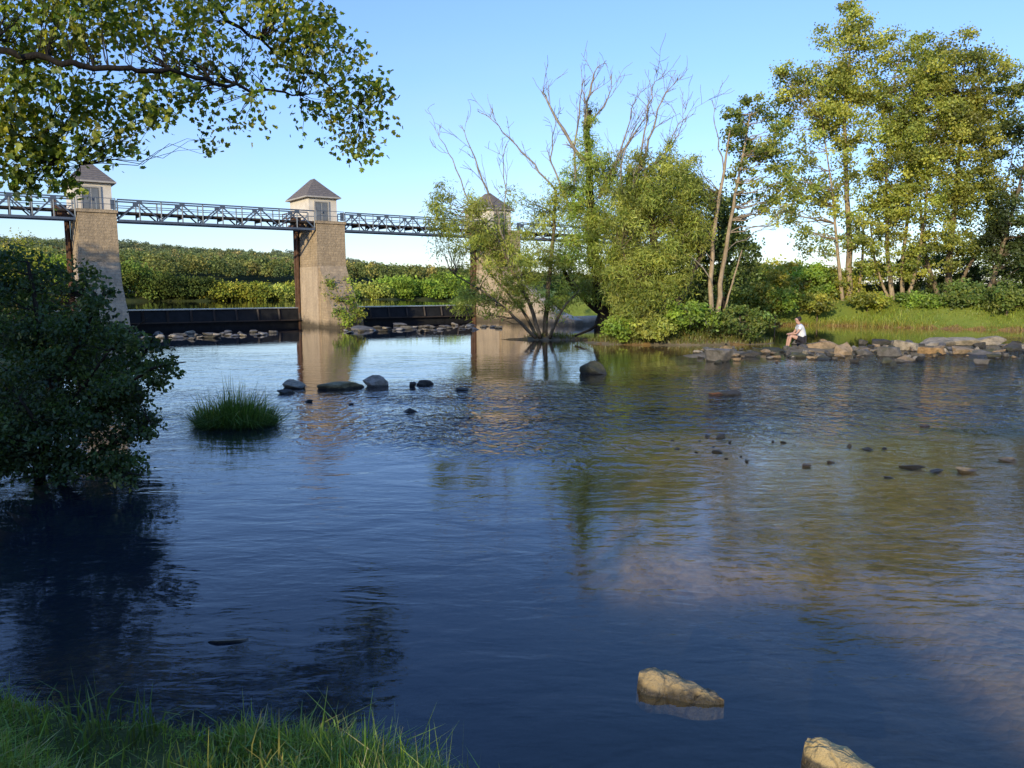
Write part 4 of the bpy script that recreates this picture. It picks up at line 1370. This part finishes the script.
def near_shrub(name, lab, base, stems, ells, leaf=.075, pal=ALDER, grp=LB, rl=.010):
    return tree(name, lab, 'shrub', grp, base, stems, ells, leaf=leaf, pal=pal, shape='ovate', bark='bark_dark', mat='leaf_near', rlimb=rl, clump_jit=.3, flat=.8, sides=6,
                up=.4, droop=.5, part='stem', crown='foliage')


near_shrub('alder_shrub', 'dark leafy alder shrub overhanging the water at the left edge', (-6.6, 9.8, gz(-6.6, 9.8)),
    [pxt((40, 480, 9.9, .06), (50, 400, 9.7, .05), (40, 330, 9.7, .035), (28, 262, 9.7, .02)), pxt((50, 480, 9.8, .05), (110, 400, 9.5, .035), (150, 370, 9.4, .02), (186, 362, 9.3, .006)),
     pxt((40, 485, 9.9, .05), (20, 410, 10, .035), (-20, 350, 10, .02)), pxt((55, 482, 9.6, .04), (120, 440, 9.2, .025), (160, 425, 9.1, .008)), pxt((40, 480, 9.6, .04), (40, 430, 9, .03), (20, 400, 8.8, .015)),
     pxt((50, 400, 9.6, .03), (85, 330, 9.5, .018), (104, 290, 9.5, .006)), pxt((60, 420, 9.5, .03), (110, 350, 9.3, .016), (148, 318, 9.2, .005)), pxt((60, 470, 9.3, .03), (110, 470, 9, .016), (146, 476, 8.8, .006))],
    [pxe(50, 385, 62, 52, 9.6, .9, 90, .17, 78), pxe(25, 315, 40, 46, 9.7, .8, 48, .17, 71), pxe(105, 412, 38, 36, 9.3, .7, 52, .15, 71), pxe(25, 440, 66, 36, 9.2, .8, 64, .17, 71), pxe(22, 268, 22, 22, 9.8, .5, 12, .13, 54),
     pxe(142, 385, 26, 14, 9.3, .4, 15, .10, 46), pxe(170, 368, 16, 8, 9.3, .2, 7, .08, 33), pxe(92, 320, 16, 28, 9.5, .4, 14, .11, 52), pxe(128, 335, 20, 14, 9.3, .3, 10, .09, 41), pxe(145, 428, 22, 12, 9.1, .3, 10, .09, 41), pxe(104, 294, 8, 10, 9.5, .2, 4, .07, 28),
     pxe(75, 345, 26, 34, 9.5, .5, 24, .14, 65), pxe(85, 460, 50, 18, 9.1, .5, 30, .13, 62), pxe(130, 474, 18, 8, 8.9, .3, 7, .09, 39), pxe(60, 275, 10, 10, 9.6, .2, 4, .08, 33), pxe(-60, 380, 60, 90, 10, 1, 70, .2, 71)], leaf=.052)
near_shrub('alder_shrub', 'smaller dark shrub behind, its sprigs crossing the foot of the shaded tower', (-7.6, 13.6, gz(-7.6, 13.6)),
    [pxt((110, 400, 13.4, .04), (105, 350, 13.4, .03), (95, 300, 13.4, .02)), pxt((112, 400, 13.2, .04), (140, 360, 13.1, .025), (155, 335, 13, .015))],
    [pxe(105, 350, 40, 40, 13.3, .7, 50, .2, 50), pxe(80, 290, 24, 30, 13.4, .5, 18, .18, 40), pxe(150, 355, 24, 18, 13, .4, 14, .16, 40), pxe(40, 330, 50, 50, 13.8, .8, 50, .22, 50), pxe(-10, 300, 60, 60, 14, .9, 50, .24, 50)], leaf=.085)

# ------------------------------------------------------------------ overhanging tree at the left
MAPLE = [(0.13, 0.185, 0.024), (0.18, 0.225, 0.03), (0.085, 0.13, 0.02), (0.30, 0.275, 0.036)]
KO = 2.45


def pxk(px, py, rx, ry, Y, rd, n, cr, nl):
    return pxe(px, py, rx, ry, Y * KO, rd * KO, n, cr * KO, nl)


def ptk(*p):
    return pxt(*[(q[0], q[1], q[2] * KO, q[3] * KO * .75) for q in p])


root = empty('overhanging_tree', (-14.0, 13.5, gz(-14.0, 13.5)), 'broadleaf tree whose long limb overhangs the river at upper left', 'tree')
mb = MB()
trunk = [np.array((-14.0, 13.5, gz(-14.0, 13.5) - .2, .5)), np.array((-13.9, 13.6, 5.0, .42)), np.array((-13.6, 13.8, 9.0, .32)), np.array((-13.4, 14.0, 10.6, .16)), np.array((-13.3, 14.1, 12.2, .06))]
limb1 = [np.array((-13.8, 13.7, 5.6, .23))] + ptk((-60, 38, 5.3, .036), (0, 50, 5.4, .032), (60, 63, 5.5, .029), (120, 70, 5.7, .025), (180, 74, 6.0, .020), (240, 88, 6.5, .018), (300, 95, 7, .009))
limb2 = [np.array((-13.6, 13.8, 8.2, .21))] + ptk((60, -90, 6.2, .05), (160, -50, 6.5, .04), (215, 5, 6.8, .026), (250, 35, 7, .018), (310, 70, 7.3, .011), (360, 115, 7.5, .006))
limb3 = [np.array((-13.8, 13.6, 4.8, .16))] + ptk((-60, 110, 5.6, .03), (0, 128, 5.7, .02), (40, 140, 5.8, .013), (80, 165, 5.9, .007))
limb5 = [np.array((-13.6, 13.8, 8.9, .16))] + ptk((20, -60, 5.6, .04), (100, -30, 5.8, .025), (170, -5, 6.0, .014))
TP, TR = [], []
for t_ in (trunk, limb1, limb2, limb3, limb5):
    sp = smooth_path(t_, 5)
    pts = [q[:3] + (rng.normal(0, .035, 3) if 0 < i < len(sp) - 1 else 0) for i, q in enumerate(sp)]
    rr = [max(.004, q[3]) for q in sp]
    mb.tube(pts, rr, 9)
    if t_ is not trunk:
        TP += pts[3:]; TR += rr[3:]
ells = [pxk(14, 130, 22, 50, 5.6, .3, 29, .11, 15),
        pxk(40, 165, 30, 20, 5.8, .3, 22, .11, 14),
        pxk(378, 95, 18, 30, 7.5, .25, 13, .10, 13),
        pxk(365, 150, 22, 14, 7.5, .2, 10, .10, 12),
        pxk(300, 50, 50, 40, 7.0, .4, 29, .12, 14),
        pxk(50, 25, 80, 36, 5.9, .5, 82, .13, 15),
        pxk(160, 25, 80, 42, 6.3, .6, 82, .13, 15),
        pxk(265, 25, 70, 44, 6.9, .5, 63, .13, 15),
        pxk(318, 60, 46, 44, 7.2, .4, 37, .12, 14),
        pxk(355, 112, 36, 40, 7.5, .3, 28, .12, 14),
        pxk(322, 116, 26, 28, 7.3, .3, 11, .11, 13),
        pxk(228, 100, 50, 30, 6.7, .4, 28, .11, 14),
        pxk(140, 100, 54, 34, 6.2, .4, 33, .12, 15),
        pxk(40, 95, 52, 44, 5.8, .4, 52, .12, 15),
        pxk(16, 160, 24, 34, 5.7, .3, 18, .11, 14),
        pxk(88, 140, 28, 28, 5.9, .3, 18, .11, 14),
        pxk(70, 185, 6, 8, 5.9, .1, 4, .09, 10),
        pxk(128, 150, 12, 10, 6.1, .15, 4, .09, 10),
        pxk(215, 142, 14, 8, 6.6, .15, 4, .09, 10),
        pxk(60, -45, 110, 26, 6.1, .5, 44, .14, 15),
        pxk(-120, 20, 90, 110, 5.6, .8, 97, .16, 15),
        ((-14.2, 13.6, 9.6), (3.4, 3.6, 2.6), 170, .8, 20),
        pxk(250, -40, 70, 30, 6.9, .5, 36, .14, 14)]
C, S, N = clumps_in(ells)
limbs(mb, C, TP, TR, .012, .05, 4, .1, 5)
mb.build('trunk', M['bark_dark'], root, True)
foliage(C, S, (N * 1.3).astype(int), .105, MAPLE, 'lobed', M['leaf_near'], 'crown', root, .3, .8, .2, .5)

# trees on the near bank behind the viewpoint that shade the left bank
for i, (x, y, hh, rw, lab) in enumerate([(-12.0, -4.0, 9.0, 3.4, 'bank tree behind the left edge shading the shrub'), (-8.4, -7.2, 5.6, 2.5, 'bank tree behind the viewpoint shading the grass'),
                                         (-17.5, 0.5, 9.0, 3.4, 'taller bank tree left of the dark shrub'), (-33, 15, 11.2, 4.6, 'bank tree shading the foot of the left tower'),
                                         (-30, 17.5, 9.4, 3.6, 'second bank tree shading the foot of the left tower'), (-23, 8, 9.0, 3.6, 'bank tree on the left bank farther upstream')]):
    z0 = gz(x, y)
    tree('bank_tree', lab, 'tree', 'trees of the near bank outside the picture', (x, y, z0), [[np.array((x, y, z0 - .1, .24)), np.array((x + .2, y, z0 + hh * .4, .16)), np.array((x, y + .2, z0 + hh * .85, .04))]],
         [((x, y, z0 + hh * .55), (rw, rw, hh * .42), 130, rw * .26, 80)], leaf=.26, pal=GREEN_MID, shape='rhomb', rlimb=.02, sides=6)

# ------------------------------------------------------------------ rocks
def rock_mesh(seed, planes=13, sub=3, flat=1.0):
    import bmesh
    bm = bmesh.new()
    bmesh.ops.create_icosphere(bm, subdivisions=sub, radius=1.0)
    r = np.random.default_rng(seed)
    V = np.array([v.co[:] for v in bm.verts])
    for _ in range(planes):
        d = unit(r.normal(size=3) * np.array((1, 1, .8))); o = r.uniform(.34, .72) if flat == 1.0 else r.uniform(.55, .9)
        t = V @ d
        V = V - np.maximum(t - o, 0)[:, None] * d[None, :] * .96
    V = V * (1 + .06 * np.array([math.sin(4 * a + 3 * b_ + 5 * c_ + seed) for a, b_, c_ in V]))[:, None] + r.normal(0, .012, V.shape)
    V = V / np.abs(V).max(0)
    for v, p in zip(bm.verts, V):
        v.co = p
    me = bpy.data.meshes.new('rock')
    bm.to_mesh(me); bm.free()
    me.materials.append(M['rock'])
    return me


ROCKS = [rock_mesh(i + 1) for i in range(10)]
ROUND = [rock_mesh(i + 40, 7, 3, .6) for i in range(5)]
GREY, TAN, DARK, PALE, RED, MOSS = (0.17, 0.15, 0.135, 1), (0.34, 0.235, 0.14, 1), (0.07, 0.062, 0.055, 1), (0.42, 0.34, 0.25, 1), (0.26, 0.11, 0.06, 1), (0.085, 0.08, 0.05, 1)


def rock(loc, size, c, label, group, rot=None, mesh=None, tilt=0.12, name='rock', cat='rock'):
    o = bpy.data.objects.new(name, mesh or ROCKS[int(rng.integers(0, 10))])
    o.location = tuple(float(v) for v in loc)
    o.scale = tuple(float(v) / 2 for v in size)
    o.rotation_euler = (rng.normal(0, tilt), rng.normal(0, tilt), rng.uniform(0, 6.28) if rot is None else rot)
    j = 1 + rng.normal(0, .12)
    o.color = (c[0] * j, c[1] * j, c[2] * j, 1)
    col.objects.link(o)
    return tag(o, label, cat, group)


def prock(px, py, wpx, hpx, c, label, group, deep=1.0, rot=0.0, **k):
    """rock whose waterline centre is seen at px, py"""
    g = G(px, py, 0)
    s = g[1] / FPX
    hm = hpx * s
    sz = (wpx * s * .96, wpx * s * deep * .55, hm * 1.45)
    return rock((g[0], g[1] + sz[1] * .3, hm * .02), sz, c, label, group, rot + rng.normal(0, .15), **k)


BARG = 'boulders of the stone bar'
for a in [(q[0], q[1], q[2] * .86, q[3] * .82, *q[4:]) for q in [
    (718, 362, 40, 24, GREY, 'dark rounded boulder at the left end of the stone bar, below the island tip'),
    (822, 350, 46, 15, TAN, 'long tan boulder the person sits on'),
    (846, 356, 32, 25, TAN, 'upright grey brown boulder right of the seated person'),
    (775, 353, 52, 10, MOSS, 'flat dark slab left of the seated person'),
    (868, 356, 26, 12, GREY, 'low grey stone right of the upright boulder'),
    (888, 357, 34, 19, GREY, 'rounded grey boulder between upright boulder and orange stone'),
    (905, 351, 34, 18, PALE, 'pale blocky boulder behind the rounded grey boulder'),
    (908, 362, 36, 12, TAN, 'low brown boulder at the front of the bar, left of the orange stone'),
    (930, 355, 38, 15, (0.40, 0.24, 0.11, 1), 'orange tinted boulder in the middle of the bar'),
    (935, 347, 60, 12, PALE, 'long pale slab behind the orange boulder'),
    (962, 355, 36, 14, TAN, 'brown boulder right of the orange boulder'),
    (962, 346, 44, 14, PALE, 'pale slab left of the largest pale slab'),
    (990, 346, 50, 16, PALE, 'largest pale slab near the right edge'),
    (985, 356, 50, 12, GREY, 'grey slab in front of the largest pale slab'),
    (1016, 351, 36, 16, DARK, 'dark boulder cut by the right edge of the picture'),
    (880, 346, 26, 12, DARK, 'dark stone behind the rounded grey boulder'),
    (795, 358, 30, 9, MOSS, 'mossy low stone just below the seated person'),
    (825, 360, 34, 8, MOSS, 'dark mossy stone in front of the upright boulder'),
    (750, 357, 30, 9, DARK, 'black wet stone right of the dark rounded boulder')]]:
    prock(*a, BARG)
n_small = 0
for i in range(190):
    t = rng.uniform(0, 1)
    px = 700 + 340 * t
    py = rng.normal(356, 5) - 4 * t
    if py < 343 or py > 368:
        continue
    w = rng.uniform(5, 17)
    prock(px, py, w, w * rng.uniform(.3, .55), [GREY, TAN, MOSS, DARK, PALE][int(rng.choice(5, p=[.3, .25, .2, .15, .1]))], 'small stone wedged among the boulders of the bar', 'small stones of the bar', rot=rng.uniform(0, 3))
for i in range(22):
    prock(rng.uniform(1030, 1240), rng.normal(352, 5), rng.uniform(14, 44), rng.uniform(7, 16), [GREY, TAN, PALE][i % 3], 'stone of the bar beyond the right edge', 'stones of the bar outside the picture')
WG = 'single stones in the open water'
for a in [
    (595, 374, 32, 17, MOSS, 'dark mossy boulder alone in the water in front of the thick willow trunk'),
    (733, 396, 36, 8, DARK, 'black flat stone with reddish side in the riffle'),
    (717, 396, 16, 5, RED, 'reddish stone joined to the black flat stone in the riffle'),
    (374, 387, 28, 15, (0.38, 0.33, 0.28, 1), 'angular grey boulder, right end of the stone row before the middle tower'),
    (338, 389, 52, 9, (0.26, 0.21, 0.12, 1), 'long flat mossy stone in the row before the middle tower'),
    (292, 388, 34, 9, (0.30, 0.25, 0.19, 1), 'rounded grey stone at the left end of the row beside the sedge clump'),
    (284, 394, 20, 6, DARK, 'dark low stone touching the sedge clump'),
    (424, 385, 20, 7, DARK, 'dark stone right of the angular grey boulder'),
    (412, 387, 9, 7, DARK, 'small dark stone just left of another in open water'),
    (410, 412, 18, 6, DARK, 'dark stone standing alone in the middle of the water'),
    (463, 391, 20, 5, DARK, 'flat dark stone right in the middle, below the farthest tower'),
    (308, 402, 10, 3, DARK, 'tiny dark stone just above water below the mossy flat stone'),
    (350, 405, 9, 3, DARK, 'tiny dark stone left of the lone dark stone')]:
    prock(*a, WG, mesh=(ROCKS + ROUND)[(a[0] * 7) % 15])
SGp = 'dark pebble cluster breaking the surface'
for (px, py, w) in [(678, 449, 8), (708, 437, 10), (722, 438, 15), (730, 443, 8), (700, 441, 5), (720, 453, 14), (714, 447, 5), (741, 457, 6), (747, 462, 8), (726, 459, 5), (697, 453, 5), (672, 441, 5), (773, 442, 6), (784, 443, 6)]:
    prock(px, py, w * 1.15, w * .32, DARK, 'small dark pebble of the cluster breaking the surface below the riffle', SGp, rot=rng.uniform(0, 3))
RGp = 'stones in the sunlit shallows'
for a in [(968, 473, 26, 6, (0.42, 0.29, 0.15, 1), 'golden flat stone in the sunlit shallows at right'), (1010, 462, 20, 5, (0.42, 0.30, 0.17, 1), 'tan stone at the right edge of the shallows'),
          (915, 469, 26, 5, DARK, 'black flat stone left of the golden stone in the shallows'), (938, 473, 22, 4, DARK, 'second black flat stone, touching the golden stone'),
          (870, 450, 14, 4, DARK, 'black low stone in the upper shallows'), (850, 447, 8, 6, (0.4, 0.29, 0.1, 1), 'yellowish upright stone in the upper shallows'),
          (806, 467, 12, 4, TAN, 'tan stone at the left of the shallows'), (885, 449, 8, 3, DARK, 'tiny black stone right of the black low stone'),
          (890, 478, 12, 2, DARK, 'thin black stone below the two black flat stones'), (926, 427, 18, 3, RED, 'pinkish flat stone above the shallows'), (832, 463, 10, 3, TAN, 'small tan stone in the middle of the shallows')]:
    prock(*a, RGp)


def wedge_rock(a, b, ztop, lab, wd, c):
    """a long low angular stone: upstream lit flank, dark sloping back"""
    a, b = np.array(a[:2]), np.array(b[:2])
    d = b - a; ln = np.linalg.norm(d); d /= ln
    s = np.array((-d[1], d[0]))
    import bmesh
    bm = bmesh.new()
    n, k = 26, 14
    r = np.random.default_rng(int(ln * 1000))
    grid = []
    mid = (a + b) / 2
    for i in range(n + 1):
        t = i / n
        taper = (0.55 + .45 * min(1, t * 6)) * (1 - t ** 2.2 * .75) * min(1, (1 - t) * 9 + .15)
        hh = ztop * (1 - t ** 1.4 * .82) * (.75 + .25 * min(1, t * 7)) * (1 + .07 * math.sin(t * 9 + 1) + .03 * math.sin(t * 23 + 1))
        row = []
        for j in range(k + 1):
            q = j / k
            # profile across: steep lit flank, ridge, long back
            prof = [(0, -.25), (.10, .05), (.20, .55), (.30, .95), (.42, 1.0), (.62, .8), (.82, .4), (.95, .02), (1, -.25)]
            zz = np.interp(q, [p_[0] for p_ in prof], [p_[1] for p_ in prof])
            xy = mid + d * (t - .5) * ln + s * ((q - .38) * wd * taper * (1 + .12 * math.sin(t * 11 + q * 5)))
            z = hh * zz if zz > 0 else zz * .35
            z += (.006 * math.sin(23 * t + 9 * q) + r.normal(0, .003)) * (q > .08)
            row.append(bm.verts.new((xy[0] - mid[0], xy[1] - mid[1], z)))
        grid.append(row)
    for i in range(n):
        for j in range(k):
            bm.faces.new((grid[i][j], grid[i + 1][j], grid[i + 1][j + 1], grid[i][j + 1]))
    bm.faces.new([grid[0][j] for j in range(k + 1)])
    bm.faces.new([grid[n][j] for j in range(k, -1, -1)])
    bmesh.ops.recalc_face_normals(bm, faces=bm.faces[:])
    me = bpy.data.meshes.new('rock')
    bm.to_mesh(me); bm.free()
    me.materials.append(M['rock'])
    o = bpy.data.objects.new('rock', me)
    o.location = (mid[0], mid[1], 0)
    o.color = c
    col.objects.link(o)
    tag(o, lab, 'rock', 'stones close to the viewpoint')


wedge_rock(G(640, 684), G(724, 704), .11, 'long wedge shaped golden stone in the near water', .36, (0.36, 0.255, 0.125, 1))
wedge_rock(G(806, 758), G(905, 800), .13, 'golden stone cut by the bottom edge at lower right', .36, (0.46, 0.33, 0.15, 1))
rock((*G(225, 640)[:2], -.02), (.34, .16, .05), DARK, 'dark low stone just breaking the water off the near bank', 'stones close to the viewpoint', .3)

# riprap rows at the toe of the weir
WR = 'riprap stones below the weir'
for i in range(30):
    t = i / 29
    px = 128 + 142 * t + rng.normal(0, 2)
    prock(px, 339 - 5 * t + rng.normal(0, 1.6), rng.uniform(10, 20), rng.uniform(3, 5), [PALE, GREY, GREY][i % 3], 'grey stone of the riprap row below the long gate', WR, rot=rng.uniform(0, 3))
for i in range(34):
    t = i / 33
    px = 345 + 150 * t + rng.normal(0, 2)
    prock(px, 331 - 4 * t + rng.normal(0, 1.5), rng.uniform(8, 18), rng.uniform(2, 3.6), [PALE, GREY, GREY][i % 3], 'low stone of the riprap row below the right gate', WR, rot=rng.uniform(0, 3))
prock(360, 331, 40, 7, GREY, 'stone slab at the foot of the middle tower', WR)

# ------------------------------------------------------------------ seated person
def person(loc, face):
    root = empty('person', loc, 'person in a white shirt with dark hair and bare legs sitting on the tan boulder', 'person')
    root.rotation_euler = (0, 0, face)

    def skin_obj(name, joints, edges, mat, sub=2, root_i=0):
        me = bpy.data.meshes.new(name)
        me.from_pydata([j[:3] for j in joints], edges, [])
        o = link(name, me, None, root)
        md = o.modifiers.new('skin', 'SKIN')
        md.use_smooth_shade = True
        for i, j in enumerate(joints):
            sv = me.skin_vertices[0].data[i]
            sv.radius = (j[3], j[4] if len(j) > 4 else j[3])
            sv.use_root = (i == root_i)
        ss = o.modifiers.new('sub', 'SUBSURF'); ss.levels = ss.render_levels = sub
        me.materials.append(mat)
        return o
    # local frame: faces +x, hip at the origin; feet below and in front
    J = [(0, 0, .06, .15, .13),            # 0 pelvis
         (.02, 0, .22, .13, .12), (.06, 0, .38, .15, .12), (.11, 0, .52, .13, .10),   # spine, chest, shoulders base
         (.135, 0, .60, .055), (.17, 0, .66, .06), (.18, 0, .74, .095), (.18, 0, .82, .085)]  # neck, jaw, head, crown
    E = [(0, 1), (1, 2), (2, 3), (3, 4), (4, 5), (5, 6), (6, 7)]
    for s in (-1, 1):
        b0 = len(J)
        J += [(.02, s * .10, .03, .10), (.22, s * .13, .10, .085), (.42, s * .14, .17, .062),       # hip, thigh, knee
              (.46, s * .13, -.02, .058), (.50, s * .13, -.22, .036), (.52, s * .13, -.27, .04), (.62, s * .14, -.30, .03)]   # calf, ankle, heel, toe
        E += [(0, b0)] + [(b0 + i, b0 + i + 1) for i in range(6)]
        b1 = len(J)
        J += [(.10, s * .18, .51, .06), (.17, s * .25, .37, .048), (.25, s * .24, .25, .038), (.36, s * .17, .24, .030), (.43, s * .12, .23, .026)]
        E += [(3, b1)] + [(b1 + i, b1 + i + 1) for i in range(4)]
        b2 = len(J)
        for f_ in range(4):
            J += [(.475, s * (.145 - .02 * f_), .235 - .004 * f_, .010), (.51 - .006 * abs(f_ - 1), s * (.145 - .02 * f_), .215, .009), (.515, s * (.143 - .02 * f_), .19, .008)]
            k0 = b2 + 3 * f_
            E += [(b1 + 4, k0), (k0, k0 + 1), (k0 + 1, k0 + 2)]
        k0 = len(J)
        J += [(.43, s * .075, .225, .011), (.455, s * .055, .21, .009)]
        E += [(b1 + 4, k0), (k0, k0 + 1)]
    # nose, ears, brow keep the head from being a bare ball
    b3 = len(J)
    J += [(.275, 0, .735, .018), (.18, .09, .735, .018), (.18, -.09, .735, .018), (.25, 0, .69, .03)]
    E += [(6, b3), (6, b3 + 1), (6, b3 + 2), (5, b3 + 3)]
    skin_obj('body', J, E, M['skin'])
    # shirt: torso and short sleeves, a little larger than the body
    SJ = [(0, 0, .03, .19, .175), (.02, 0, .22, .185, .17), (.06, 0, .38, .195, .165), (.10, 0, .52, .165, .13), (.125, 0, .57, .085)]
    SE = [(0, 1), (1, 2), (2, 3), (3, 4)]
    for s in (-1, 1):
        b0 = len(SJ)
        SJ += [(.10, s * .185, .505, .08), (.165, s * .25, .38, .07)]
        SE += [(3, b0), (b0, b0 + 1)]
    skin_obj('shirt', SJ, SE, M['shirt'])
    PJ = [(0, 0, .02, .17, .145)]
    PE = []
    for s in (-1, 1):
        b0 = len(PJ)
        PJ += [(.03, s * .11, .03, .118), (.24, s * .135, .105, .103)]
        PE += [(0, b0), (b0, b0 + 1)]
    skin_obj('shorts', PJ, PE, M['shorts'])
    HJ = [(.115, 0, .68, .085), (.135, 0, .77, .115), (.185, 0, .845, .105)]
    skin_obj('hair', HJ, [(0, 1), (1, 2)], M['hair'])
    # eyes, mouth
    for s in (-1, 1):
        mb = MB(); mb.box((.262, s * .035, .755), (1, 0, 0), (0, 1, 0), (0, 0, 1), .02, .03, .014)
        me = mb.build('eye', M['hair']); me.parent = root
    # dark shoes
    for s in (-1, 1):
        skin_obj('shoe', [(.50, s * .13, -.275, .052), (.57, s * .135, -.30, .042), (.65, s * .14, -.31, .034)], [(0, 1), (1, 2)], M['shorts'])
    return root


pc = G(803, 350)
person((pc[0] + .05, pc[1] + .30, .36), R(172)).scale = (1.08, 1.08, 1.08)
